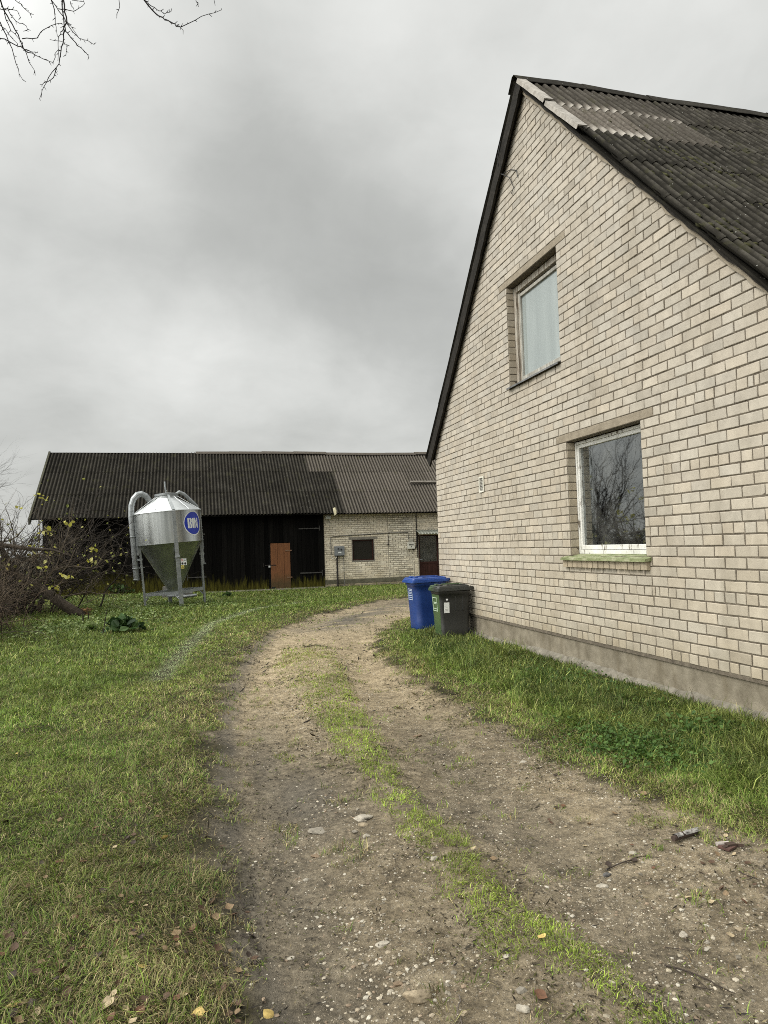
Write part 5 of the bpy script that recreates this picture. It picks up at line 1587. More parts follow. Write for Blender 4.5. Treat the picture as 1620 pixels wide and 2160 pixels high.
# the fallen tree on the left
rnd = random.Random(101)
FX, FY = -3.16, 20.2
fallen = thing('fallen_tree', 'fallen leafless tree with a thick snapped trunk and some yellow leaves, left of the silo', 'tree', (FX, FY, hz(FX, FY)))
mb = MB()
trunk = [Vector((.25, -.05, .02)), Vector((-.05, .0, .14)), Vector((-.55, .05, .52)), Vector((-.95, .1, .86)), Vector((-1.5, .1, 1.18)), Vector((-2.3, .2, 1.55)), Vector((-3.4, .4, 2.1))]
mb.tube(trunk, [.08, .132, .128, .118, .105, .085, .045], 14)
mb.build('trunk', BARK, fallen)
mb = MB(); 
for k in range(26):
    a = rnd.uniform(0, 6.28); l = rnd.uniform(.12, .45)
    p = Vector((.22 + .07 * math.cos(a), -.04 + .08 * math.sin(a), .03 + rnd.uniform(0, .16)))
    mb.tube([p, p + Vector((rnd.uniform(.05, .3), rnd.uniform(-.1, .1), rnd.uniform(-.04, .1))) * l * 2.4], [.022, .003], 4, (.26, .15, .07))
mb.build('splintered_end', TWIG, fallen)
mb = MB()
mb.tube([trunk[5], trunk[5] + Vector((-.2, -.3, .35)), trunk[4] + Vector((-.2, -.5, .75)), trunk[3] + Vector((-.1, -.55, .95)), trunk[3] + Vector((.5, -.6, .9)), trunk[3] + Vector((1.0, -.6, .7))], [.075, .068, .06, .05, .03, .012], 9)
mb.tube([trunk[4], trunk[4] + Vector((-.25, -.1, .7)), trunk[4] + Vector((-.6, -.15, 1.5)), trunk[4] + Vector((-.5, -.2, 2.2))], [.07, .055, .04, .02], 9)
mb.build('limb', BARK, fallen)
tips = []; mb = MB()
tc = (.10, .080, .058)
def limb(p, d_, L, r_, depth=3, droop=.0, wob=.26, kids=(4, 6)):
    grow(mb, p, d_, L * 1.08, r_ * .62, depth, rnd, wob, droop, kids, .85, (6, 5, 4, 3), 7, .58, tc, tips, .35, .3)
limb(trunk[3], (.35, -.1, 1), 1.3, .045); limb(trunk[3], (.9, -.2, .65), 1.7, .05, 3, .05); limb(trunk[2], (1, -.25, .35), 1.6, .045, 3, .08); limb(trunk[2], (1, .1, .15), 1.5, .035, 3, .05)
limb(trunk[4], (-.2, -.1, 1), 1.5, .06); limb(trunk[4], (.6, -.3, 1), 1.6, .05); limb(trunk[5], (-.3, -.2, 1), 1.5, .05); limb(trunk[5], (.5, -.3, .8), 1.5, .045); limb(trunk[6], (-.6, 0, .8), 1.4, .04)
limb(trunk[4], (.1, -.8, .5), 1.5, .05); limb(trunk[5], (0, -1, .4), 1.6, .045); limb(trunk[6], (.2, -.8, .6), 1.4, .04); limb(trunk[5], (.2, .6, .9), 1.4, .04); limb(trunk[6], (-.3, .2, 1), 1.6, .04)
limb(trunk[3], (.8, .3, .9), 1.5, .045); limb(trunk[1], (.6, -.5, .5), .9, .02, 2)
for xx in (-1.3, -.9, -.4, -1.8):       # long light shoots reaching up and out
    grow(mb, (xx, -.2, 1.3), (rnd.uniform(.0, .6), -.2, 1), 1.6, .018, 2, rnd, .1, -.01, (2, 4), .5, (5, 4, 3, 3), 7, .5, tc, tips, .3, .3)
mb.build('branches', TWIG, fallen)
lp_ = []
for p, d_ in tips:
    if rnd.random() < .011:
        for k in range(rnd.randint(2, 8)): lp_.append(p + Vector((rnd.gauss(0, .075), rnd.gauss(0, .06), rnd.gauss(0, .05))))
ycols = [(.42, .40, .055), (.50, .46, .10), (.36, .38, .06), (.55, .52, .20)]
leaves_mesh('foliage', lp_, .10, ycols, LEAFY, fallen, rnd)
# tangled thicket at the left edge, in front of the fallen tree
TX, TY = -4.95, 16.2
thick = thing('thicket', 'dense tangle of brown leafless twigs at the left edge of the lawn', 'shrub', (TX, TY, hz(TX, TY)))
mb = MB(); tips = []
for k in range(270):
    a = rnd.uniform(0, 6.28); r_ = abs(rnd.gauss(0, .62))
    p = (r_ * math.cos(a) * .75, r_ * math.sin(a) * 1.9, -.03)
    d_ = (math.cos(a) * .35 + rnd.gauss(-.05, .25), math.sin(a) * .6 + rnd.gauss(0, .4), rnd.uniform(.5, 1.5))
    c = rnd.choice([(.055, .038, .026), (.10, .072, .048), (.030, .022, .016), (.17, .13, .09)])
    grow(mb, p, d_, rnd.uniform(1.0, 2.2), rnd.uniform(.008, .016), 2, rnd, .2, -.075, (3, 4), .9, (4, 3, 3, 3), 7, .62, c, tips, .3, .35)
mb.build('branches', TWIG, thick)
lp_ = [p + Vector((rnd.gauss(0, .05), rnd.gauss(0, .05), rnd.gauss(0, .05))) for p, d_ in tips if rnd.random() < .014]
leaves_mesh('foliage', lp_, .06, [(.30, .29, .06), (.20, .20, .05), (.34, .27, .07)], LEAFY, thick, rnd)
# taller scrub behind it, thin arching shoots against the sky
QX, QY = -5.3, 21.8
scrub = thing('bare_scrub', 'tall thin bare bush with a haze of small yellow leaves beyond the thicket', 'bush', (QX, QY, hz(QX, QY)))
mb = MB(); tips = []
for k in range(110):
    a = rnd.uniform(0, 6.28); r_ = abs(rnd.gauss(0, .7))
    grow(mb, (r_ * math.cos(a) * 1.2, r_ * math.sin(a), 0), (math.cos(a) * .5 + rnd.gauss(0, .25), math.sin(a) * .5 + rnd.gauss(0, .2), 1.1), rnd.uniform(1.9, 3.3), rnd.uniform(.020, .034), 2, rnd, .16, -.07, (3, 5), .8, (5, 4, 3, 3), 8, .55, (.036, .029, .023), tips, .3, .42)
mb.build('branches', TWIG, scrub)
lp_ = [p + Vector((rnd.gauss(0, .08), rnd.gauss(0, .08), rnd.gauss(0, .08))) for p, d_ in tips if rnd.random() < .10]
leaves_mesh('foliage', lp_, .075, [(.30, .31, .07), (.38, .36, .09), (.22, .25, .06)], LEAFY, scrub, rnd)
# a many stemmed bare tree left of the barn, seen mirrored in the lower window
rnd = random.Random(55)
WX, WY = -9.4, 31.0
wtree = thing('bare_tree', 'many stemmed leafless tree beyond the left end of the barn, mirrored in the lower window', 'tree', (WX, WY, hz(WX, WY)))
mb = MB(); mb.tube([(0, 0, -.1), (0, 0, .6), (.05, 0, 1.4)], [.42, .36, .3], 12); mb.build('trunk', BARK, wtree)
mb = MB()
for k in range(16):
    a = R(22.5 * k + rnd.uniform(-10, 10))
    grow(mb, (.1 * math.cos(a), .1 * math.sin(a), 1.1), (math.cos(a) * rnd.uniform(.15, .6), math.sin(a) * .4, 1.2), rnd.uniform(3.4, 4.8), .05, 3, rnd, .12, .0, (4, 6), .6, (6, 5, 4, 3), 7, .55, (.04, .034, .028), None, .3, .25)
mb.build('branches', TWIG, wtree)
# a hedge of scrub at its foot, also only mirrored
hb_ = thing('hedge', 'dark evergreen scrub at the foot of the bare tree, mirrored in the lower window', 'hedge', (-8.5, 27.5, .05))
mb = MB()
for k in range(60):
    p = (rnd.uniform(-3.2, 2.0), rnd.uniform(-1.5, 2.5), 0)
    grow(mb, p, (rnd.gauss(0, .4), rnd.gauss(0, .4), 1), rnd.uniform(.8, 1.5), .015, 1, rnd, .2, 0, (3, 4), .8, (4, 3, 3, 3), 5, .6, (.04, .034, .028))
mb.build('branches', TWIG, hb_)
lp_ = [Vector((rnd.uniform(-3.4, 1.9), rnd.uniform(-1.6, 2.6), rnd.uniform(0, 1) ** .8 * rnd.uniform(1.1, 1.9))) for k in range(2600)]
leaves_mesh('foliage', lp_, .16, [(.035, .05, .015), (.05, .065, .02), (.028, .038, .014)], LEAFY, hb_, rnd)

# ------------------------------------------------------------------ grass
def visible(x, y, margin=1.2):
    "keep what the photograph could see, and a step to each side of it"
    dx_ = x; dy_ = y
    depth = dx_ * fw.x + dy_ * fw.y
    lat = dx_ * r0.x + dy_ * r0.y
    k = .5 * PW / FPX
    return (depth > 1.9) & (np.abs(lat) < k * depth * 1.04 + margin)
def blocked(x, y):
    return ((x > XW - .03) & (y < Y_FAR + .03) & (y > Y_NEAR - .03)) | ((y > YB - .05) & (x > XB0)) | (x > 12)
bush_x, bush_y = G(262, 1338)
clov = [G(1330, 1590), G(1250, 1560)]
def grass_field(x, y):
    "returns density 0..1, height, straw share, lushness"
    sd = poly_sd(x, y, DRIVE); isl = poly_sd(x, y, ISLAND)
    n1_ = fbm(x, y, 1.3, 4, 50); n2_ = fbm(x, y, 4.5, 4, 70); n3_ = fbm(x, y, .5, 3, 90)
    en = (n2_ - .5) * .55
    den = sstep(-.12, .18, sd + en)
    right = x > 1.8 + .0 * y
    # short tufts on the middle strip and odd ones in the tracks
    ti = sstep(.10, -.04, isl + (n2_ - .5) * .26) * sstep(.26, .40, fbm(x, y, 6.5, 3, 110))
    ti = ti * np.where(y > 8.0, .35 + .65 * sstep(.42, .58, fbm(x, y, 2.6, 3, 115)), .95)
    spr = sstep(.655, .72, fbm(x, y, 6.0, 3, 130)) * .5
    spr = spr * (.25 + .75 * sstep(-1.4, -.1, sd + .4 * (n1_ - .5)))
    den = np.maximum(den, np.maximum(ti * 1.0, spr * (sd < .1)))
    lush = np.where((x > 2.4) & (y < 14), sstep(.10, .9, sd + (n1_ - .5) * .6), 0)
    lush = np.maximum(lush, np.where((x < 1) & (y > 5), .55 * sstep(.6, 2.0, sd) * sstep(5, 10, y), 0))
    lush = np.maximum(lush, .6 * sstep(15, 22, y) * sstep(.1, 1.2, sd))
    straw = .50 - .30 * sstep(.1, 1.1, sd) - .14 * (lush > .3) + .34 * (n1_ - .5) + .20 * (n3_ - .5)
    near_left = (x < 1) & (y < 6.5)
    straw = np.where(near_left, straw + .13 * sstep(6.5, 3.5, y), straw)
    straw = np.where((x > 2.4) & (y < 14), straw - .28 * lush, straw)
    tr = .8 * np.exp(-(line_d(x, y, TRACK) / .13) ** 2)
    den = den * (1 - .35 * tr)
    hgt_ = .024 + .024 * n2_ + .026 * lush * (.4 + n2_)
    hgt_ = np.where((x > 2.4) & (y < 14), hgt_ + .035 * lush * sstep(.45, .72, n1_) - .018 * sstep(4.2, 4.6, x), hgt_)
    hgt_ = np.where(ti > .2, hgt_ * .72, hgt_)
    hgt_ = hgt_ * (1 - .4 * tr)
    straw = np.where(ti > .2, straw - .25 + .28 * sstep(7.5, 10, y), straw)
    return den, hgt_, np.clip(straw, .03, .95), lush, ti, tr
def make_blades(name, bands, label):
    CO = []; CC = []
    for (ya, yb, xa, xb, dens, wid, hs, seed) in bands:
        g = np.random.default_rng(seed)
        n = int((yb - ya) * (xb - xa) * dens)
        x = g.uniform(xa, xb, n); y = g.uniform(ya, yb, n)
        k = visible(x, y) & ~blocked(x, y); x, y = x[k], y[k]
        den, h, straw, lush, ti, tr = grass_field(x, y)
        keep = g.random(len(x)) < den
        x, y, h, straw, lush, ti, tr = (q[keep] for q in (x, y, h, straw, lush, ti, tr))
        n = len(x)
        if n == 0: continue
        # clump: blades lean together
        ca = vnoise(x, y, 5.0, 7) * 12.6
        az = ca + g.normal(0, 1.1, n)
        isS = g.random(n) < straw
        flat = np.where(isS, g.uniform(.55, 1.35, n), g.uniform(.35, 1.3, n) - .12 * lush)
        flat = np.where(tr > .4, 1.2, flat)
        L = h * hs * g.lognormal(0, .38, n) * np.where(isS, 1.15, 1.0)
        lg = (g.random(n) < .035) & (lush > .25) & (y < 14)
        L = np.where(lg, L * 1.9, L)
        L = np.clip(L, .012, .26)
        wdt = wid * g.uniform(.65, 1.35, n) * np.where(isS, .8, 1.0) * (1 + .35 * lush)
        z = hgt(x, y) - .004
        th1 = np.clip(flat * .7, -.2, 1.45); th2 = np.clip(flat * 1.55 + .15, -.1, 1.75)
        dx_, dy_ = np.cos(az), np.sin(az)
        fa = az + np.pi / 2 + g.normal(0, .5, n)
        sx, sy = np.cos(fa) * wdt * .5, np.sin(fa) * wdt * .5
        m1 = L * .5; m2 = L * .55
        mx = x + dx_ * m1 * np.sin(th1); my = y + dy_ * m1 * np.sin(th1); mz = z + m1 * np.cos(th1)
        tx = mx + dx_ * m2 * np.sin(th2); ty = my + dy_ * m2 * np.sin(th2); tz = np.maximum(mz + m2 * np.cos(th2), z + .006)
        co = np.empty((n, 5, 3), np.float32)
        co[:, 0] = np.stack([x - sx, y - sy, z], 1); co[:, 1] = np.stack([x + sx, y + sy, z], 1)
        co[:, 2] = np.stack([mx + sx * .8, my + sy * .8, mz], 1); co[:, 3] = np.stack([mx - sx * .8, my - sy * .8, mz], 1)
        co[:, 4] = np.stack([tx, ty, tz], 1)
        gA = np.array([.190, .250, .042]); gB = np.array([.128, .225, .034]); gC = np.array([.33, .35, .10])
        q = vnoise(x, y, 2.2, 33)[:, None]
        green = gA * (1 - q) + gB * q
        lu = lush[:, None]
        green = green * (1 - lu) + (np.array([.056, .098, .018]) * (1 - q) + np.array([.128, .158, .035]) * q) * lu
        yl = (g.random(n) < .22)[:, None]
        green = np.where(yl, green * .35 + gC * .65, green)
        green = np.where((ti > .4)[:, None], green * .35 + np.array([.25, .33, .045]) * .75, green)
        s1 = np.array([.38, .315, .165]); s2 = np.array([.190, .130, .060]); s3 = np.array([.32, .30, .12])
        r_ = g.random((n, 1))
        st_ = np.where(r_ < .4, s1, np.where(r_ < .62, s2, s3))
        col = np.where(isS[:, None], st_, green) * np.clip(g.lognormal(-.08, .42, (n, 1)), .3, 2.0)
        pt = fbm(x, y, 1.1, 3, 240)[:, None]; pt2 = fbm(x, y, 4.0, 3, 260)[:, None]
        col = col * (.66 + .68 * pt) * (.62 + .76 * pt2)
        col = col * np.where((x < 1) & (y < 7), .80 + .2 * sstep(4, 7, y), 1.0)[:, None]
        col = col * (1 - .55 * tr[:, None]) + np.array([.58, .66, .40]) * (.55 * tr[:, None])
        CO.append(co); CC.append(np.repeat(col[:, None, :], 5, 1))
    co = np.concatenate(CO); cc = np.concatenate(CC); n = len(co)
    base = np.arange(n, dtype=np.int32)[:, None] * 5
    loops = (base + np.array([0, 1, 2, 3, 3, 2, 4], np.int32)[None]).ravel()
    st = np.empty(n * 2, np.int32); st[0::2] = np.arange(n) * 7; st[1::2] = np.arange(n) * 7 + 4
    to = np.empty(n * 2, np.int32); to[0::2] = 4; to[1::2] = 3
    o = np_mesh(name, co.reshape(-1, 3), loops, st, to, BLADE, cc.reshape(-1, 3), False)
    print(name, n)
    return tag(o, label, 'grass', kind='stuff')
make_blades('grass', [
    (1.8, 4.2, -3.2, 6.5, 15000, .0032, 1.05, 1), (4.2, 7.0, -4.2, 7.5, 9000, .0042, 1.05, 2), (7.0, 11, -5.2, 4.7, 4600, .0060, 1.05, 3),
    (11, 17, -8, 6.5, 2000, .0095, 1.1, 4), (17, 28, -9, 12, 1100, .014, 1.2, 5), (28, 60, -22, -5.4, 60, .05, 2.2, 6)],
    'green and straw coloured grass of the lawn, verges and middle strip')

def plant_litter():
    g = np.random.default_rng(77); CO = []; CC = []
    for (ya, yb, xa, xb, dens, ln, wd_) in ((1.9, 5, -.5, 4.4, 2300, .016, .0026), (5, 10, -.6, 4.6, 1100, .024, .0042), (10, 18, -.5, 6, 420, .036, .007)):
        n = int((yb - ya) * (xb - xa) * dens)
        x = g.uniform(xa, xb, n); y = g.uniform(ya, yb, n)
        sd = poly_sd(x, y, DRIVE); isl = poly_sd(x, y, ISLAND)
        p = .22 + .6 * np.exp(-(sd / .30) ** 2) + .45 * np.exp(-(isl / .22) ** 2)
        p = p * sstep(.36, .62, fbm(x, y, 3.4, 4, 210)) * 1.3
        k = visible(x, y) & ~blocked(x, y) & (sd < .1) & (g.random(n) < p); x, y = x[k], y[k]; n = len(x)
        L = ln * g.lognormal(0, .5, n); W_ = wd_ * g.uniform(.5, 1.6, n); az = g.uniform(0, 6.28, n); z = hgt(x, y) + g.uniform(.002, .007, n)
        ax, ay = np.cos(az) * L * .5, np.sin(az) * L * .5; bx, by = -np.sin(az) * W_ * .5, np.cos(az) * W_ * .5
        t1 = g.normal(0, .25, n) * L
        co = np.stack([np.stack([x - ax - bx, y - ay - by, z], 1), np.stack([x - ax * .2 + bx * 2, y - ay * .2 + by * 2, z + np.abs(t1) * .5], 1), np.stack([x + ax + bx, y + ay + by, z + np.abs(t1)], 1), np.stack([x + ax * .2 - bx * 2, y + ay * .2 - by * 2, z + np.abs(t1) * .3], 1)], 1)
        pal = np.array([(.028, .022, .014), (.045, .036, .02), (.07, .068, .022), (.22, .18, .10), (.10, .11, .03), (.02, .016, .012)])
        CO.append(co); CC.append(np.repeat((pal[g.choice(6, n, p=(.26, .22, .17, .10, .13, .12))] * g.uniform(.7, 1.3, (n, 1)))[:, None], 4, 1))
    co = np.concatenate(CO); cc = np.concatenate(CC); n = len(co)
    o = np_mesh('plant_litter', co.reshape(-1, 3), np.arange(n * 4), np.arange(n) * 4, np.full(n, 4), BLADE, cc.reshape(-1, 3))
    print('litter', n)
    tag(o, 'scraps of dead grass and dark plant bits strewn over the bare drive', 'litter', kind='stuff')
plant_litter()

# broad leaved ground cover: ivy under the silo, clover on the verge
def leaf_cover(name, spots, label, cat):
    g = np.random.default_rng(42); P_ = []; C_ = []; Sz = []
    for (x0_, y0_, sx_, sy_, n, size, cols, hh) in spots:
        x = x0_ + g.normal(0, sx_, n); y = y0_ + g.normal(0, sy_, n)
        sd = poly_sd(x, y, DRIVE)
        k = (sd > .05) & ~blocked(x, y); x, y = x[k], y[k]
        z = hgt(x, y) + g.uniform(.01, hh, len(x))
        P_.append(np.stack([x, y, z], 1)); C_.append(np.array(cols)[g.integers(0, len(cols), len(x))] * g.uniform(.7, 1.3, (len(x), 1))); Sz.append(np.full(len(x), size) * g.uniform(.6, 1.4, len(x)))
    P_ = np.concatenate(P_); C_ = np.concatenate(C_); Sz = np.concatenate(Sz); n = len(P_)
    az = g.uniform(0, 6.28, n); tilt = g.normal(0, .45, n); rl = g.normal(0, .45, n)
    a = np.stack([np.cos(az) * np.cos(tilt), np.sin(az) * np.cos(tilt), np.sin(tilt)], 1)
    b_ = np.stack([-np.sin(az) * np.cos(rl), np.cos(az) * np.cos(rl), np.sin(rl)], 1)
    s_ = Sz[:, None]
    co = np.stack([P_ - a * s_ * .5, P_ - a * s_ * .1 + b_ * s_ * .45, P_ + a * s_ * .35 + b_ * s_ * .3, P_ + a * s_ * .6, P_ + a * s_ * .35 - b_ * s_ * .3, P_ - a * s_ * .1 - b_ * s_ * .45], 1)
    co[:, (1, 2, 4, 5), 2] += (Sz * .1)[:, None]
    base = np.arange(n)[:, None] * 6
    loops = (base + np.array([0, 5, 4, 3, 0, 3, 2, 1])[None]).ravel()
    o = np_mesh(name, co.reshape(-1, 3), loops, np.arange(n * 2) * 4, np.full(n * 2, 4), LEAFY, np.repeat(C_, 6, 0))
    return tag(o, label, cat, kind='stuff')
IV = [(.13, .185, .045), (.19, .25, .08), (.08, .13, .03), (.27, .33, .14)]
leaf_cover('ground_ivy', [(-2.0, 19.0, .9, 1.6, 1300, .055, IV, .10), (-1.2, 22.5, 1.3, 1.0, 1100, .052, IV, .09), (-2.8, 16.8, .6, .9, 700, .052, IV, .08), (-2.4, 25.5, 1.2, .9, 500, .06, IV, .10), (.4, 21.5, .5, .7, 260, .05, IV, .07)],
           'pale green broad leaved ground cover below the silo and the fallen tree', 'ground cover')
CV = [(.040, .085, .016), (.06, .115, .022), (.085, .15, .035)]
cx1, cy1 = G(1340, 1590); cx2, cy2 = G(1290, 1560); cx3, cy3 = G(1480, 1545)
leaf_cover('clover', [(cx1, cy1, .20, .28, 1100, .026, CV, .075), (cx2, cy2, .22, .3, 600, .024, CV, .07), (cx3, cy3, .14, .15, 200, .035, CV, .10), (4.2, 7.6, .25, 1.2, 500, .028, CV, .09)],
           'dark green clover growing in the verge below the house wall', 'ground cover')
# leafy dock plant and sapling on the lawn
rnd = random.Random(8)
def leafy_plant(name, x, y, r_, n, label, cols, size):
    t = thing(name, label, 'plant', (x, y, hz(x, y)))
    mb = MB()
    for k in range(14):
        a = rnd.uniform(0, 6.28); mb.tube([(0, 0, 0), (r_ * .5 * math.cos(a), r_ * .5 * math.sin(a), r_ * rnd.uniform(.3, .7))], [.008, .004], 4, (.06, .08, .03))
    mb.build('stem', TWIG, t)
    pts = []
    for k in range(n):
        a = rnd.uniform(0, 6.28); q = abs(rnd.gauss(0, .5)) * r_
        pts.append(Vector((q * math.cos(a), q * math.sin(a), max(.02, r_ * .75 * (1 - (q / r_ / 1.3) ** 2) * rnd.uniform(.3, 1)))))
    leaves_mesh('foliage', pts, size, cols, LEAFY, t, rnd, 1.2)
    return t
DK = [(.028, .060, .016), (.045, .09, .024), (.07, .12, .035), (.018, .04, .012)]
leafy_plant('dock_plant', bush_x, bush_y, .42, 150, 'dark leafy weed growing alone on the lawn in front of the silo', DK, .15)
x_, y_ = G(480, 1262); leafy_plant('weed_tuft', x_, y_, .20, 60, 'small dark weed tuft in the grass right of the silo legs', DK, .09)
x_, y_ = G(250, 1262); leafy_plant('nettle_clump', x_, y_, .55, 190, 'green nettle clump at the foot of the black boards left of the silo', [(.045, .085, .02), (.06, .11, .03)], .12)
x_, y_ = G(195, 1338); leafy_plant('burdock', x_, y_, .24, 40, 'low pale leaved weed between thicket and sapling', IV, .11)
for (px0, py0, px1, py1, nm, lab, rr_) in ((216, 1346, 226, 1285, 'sapling', 'thin bare sapling standing on the lawn left of the leafy weed', .012), (175, 1320, 173, 1283, 'stake', 'short dark stake beside the snapped end of the fallen trunk, left of two', .02), (186, 1314, 185, 1283, 'stake', 'short dark stake beside the snapped end of the fallen trunk, right of two', .018)):
    x_, y_ = G(px0, py0); top = on_y(px1, py1, y_)
    z0_ = hz(x_, y_)
    mb = MB(); H_ = top[2] - z0_; 
    mb.tube([(0, 0, -.05), ((top[0] - x_) * .4 + .01, 0, H_ * .5), (top[0] - x_, 0, H_)], [rr_, rr_ * .8, rr_ * .45], 6, (.03, .024, .019))
    if nm == 'sapling':
        for k in range(4): mb.tube([((top[0] - x_) * .6, 0, H_ * (.45 + .12 * k)), ((top[0] - x_) * .7 + rnd.uniform(-.1, .1), 0, H_ * (.62 + .12 * k))], [.005, .002], 4, (.03, .024, .019))
    o = mb.build(nm, TWIG, loc=(x_, y_, z0_)); tag(o, lab, nm, 'stakes by the fallen trunk' if nm == 'stake' else None)

# ------------------------------------------------------------------ stones and gravel
g = np.random.default_rng(5)
def stone(px, py, wpx, name, label, cols, flat=.5, seed=1):
    x, y = G(px, py); dep = x * fw.x + y * fw.y
    s_ = wpx / FPX * dep * .5
    gg = np.random.default_rng(seed)
    V = ICO3.copy()
    ph = gg.uniform(0, 6.28, 6)
    V = V * (1 + .26 * np.sin(V[:, [0]] * 2.3 + ph[0]) * np.sin(V[:, [1]] * 2.9 + ph[1]) + .10 * np.sin(V[:, [2]] * 4 + ph[2] + V[:, [0]] * 3) + gg.normal(0, .05, (len(V), 1)))
    for q in range(9):        # flats where the stone has broken
        nrm = gg.normal(0, 1, 3); nrm /= np.linalg.norm(nrm); lim = gg.uniform(.62, .9)
        dd = V @ nrm; V = V - np.clip(dd - lim, 0, None)[:, None] * nrm * .9
    V = V * (1 + gg.normal(0, .012, (len(V), 1)))
    V = V * np.array([1, gg.uniform(.65, .95), flat]) * s_
    mb = MB(); mb.add([tuple(v) for v in V], [tuple(f) for f in FAC3], cols, True)
    o = mb.build(name, STONE); o.location = (x, y, hz(x, y) + s_ * flat * .12); o.rotation_euler = (gg.normal(0, .12), gg.normal(0, .12), gg.uniform(-.5, .5))
    return tag(o, label, 'stone', 'stones in the drive')
TAN = (.29, .235, .16); PALE = (.35, .315, .255); GREY = (.23, .205, .165); RUST = (.20, .145, .095)
for i, (px, py, wpx, lab, c, fl) in enumerate((
    (763, 1725, 42, 'large flat pale stone in the left track just left of the middle strip', PALE, .35),
    (672, 1743, 44, 'broad flat grey stone half sunk in the left track', GREY, .2),
    (883, 2097, 60, 'biggest rough tan stone at the bottom of the drive', TAN, .5),
    (918, 1818, 20, 'pale round stone at the left edge of the middle strip', PALE, .6),
    (808, 1980, 32, 'flat whitish stone low in the left track', PALE, .3),
    (611, 1995, 18, 'small white stone on bare earth in the left track', PALE, .5),
    (750, 1755, 15, 'round grey stone just below the large flat pale one', GREY, .6),
    (772, 1763, 16, 'pale angular stone below the large flat pale one', PALE, .6),
    (765, 1740, 22, 'dull tan stone wedged under the large flat pale one', TAN, .4),
    (1441, 1957, 20, 'smooth cream stone alone on the right track', PALE, .6),
    (1492, 1976, 12, 'cream pebble right of the smooth cream stone', PALE, .6),
    (1490, 1988, 14, 'cream pebble nearest the bottom right of the drive', PALE, .55),
    (1560, 1960, 18, 'dark tan stone at the right side of the drive', TAN, .55),
    (1105, 1606, 16, 'white stone in the gravel line of the right track', PALE, .5),
    (880, 1542, 20, 'flat rusty stone at the top of the right track', RUST, .3),
    (1100, 2090, 26, 'grey lump of stone at the bottom edge right of the biggest one', GREY, .5),
    (1100, 2130, 30, 'pale squarish stone at the bottom edge of the picture', PALE, .5),
    (1068, 2025, 16, 'pale stone beside the lowest grass tufts of the strip', PALE, .5),
    (842, 2046, 18, 'tan stone above the biggest rough one', TAN, .5),
    (840, 2065, 22, 'rusty brown stone just above the biggest rough one', RUST, .45),
    (665, 1790, 22, 'rusty flat stone in the gravel patch of the left track', RUST, .3),
    (645, 1835, 14, 'pale stone under the gravel patch of the left track', PALE, .5),
    (1335, 1800, 18, 'cream stone at the edge of the sandy patch on the right', PALE, .5),
    (1280, 1830, 22, 'dark slate coloured stone on the right track', (.11, .105, .10), .45),
    (1270, 1850, 24, 'flat cream stone beside the dark slate one', PALE, .3),
    (980, 2135, 20, 'tan stone right of the bottom centre', TAN, .5))):
    stone(px, py, wpx, 'stone', lab, c, fl, i + 3)
# gravel
def gravel_field(x, y):
    sd = poly_sd(x, y, DRIVE); isl = poly_sd(x, y, ISLAND)
    a = line_d(x, y, RUT_A); b_ = line_d(x, y, RUT_B)
    n_ = fbm(x, y, 2.6, 4, 150)
    inside = sstep(.15, -.12, sd + (fbm(x, y, 4, 3, 160) - .5) * .3)
    base = .05 + .95 * sstep(.50, .68, n_)
    band = .35 * np.exp(-((isl - .22) / .16) ** 2) + .5 * np.exp(-((sd + .55) / .3) ** 2) * (x > 1.2) + .10
    rutm = np.maximum(np.exp(-(a / .24) ** 2), np.exp(-(b_ / .24) ** 2))
    return inside * (.035 + base * band * 1.15) * (1 - .7 * rutm) * (1 - .75 * sstep(.05, -.08, isl))
P_ = []; Z_ = []
for (ya, yb, xa, xb, dens, s0_, s1_) in ((1.9, 4.5, -.3, 4.3, 3400, .0022, .0085), (4.5, 8, -.4, 4.5, 2200, .003, .0105), (8, 16, -.4, 5.0, 600, .005, .012)):
    n = int((yb - ya) * (xb - xa) * dens)
    x = g.uniform(xa, xb, n); y = g.uniform(ya, yb, n)
    k = visible(x, y) & ~blocked(x, y) & (g.random(n) < gravel_field(x, y)); x, y = x[k], y[k]
    s_ = s0_ + (s1_ - s0_) * g.random(len(x)) ** 2.6
    s_ = np.where(g.random(len(x)) < .02, s_ * 1.7, s_)
    P_.append(np.stack([x, y, hgt(x, y) + s_ * .02], 1)); Z_.append(s_)
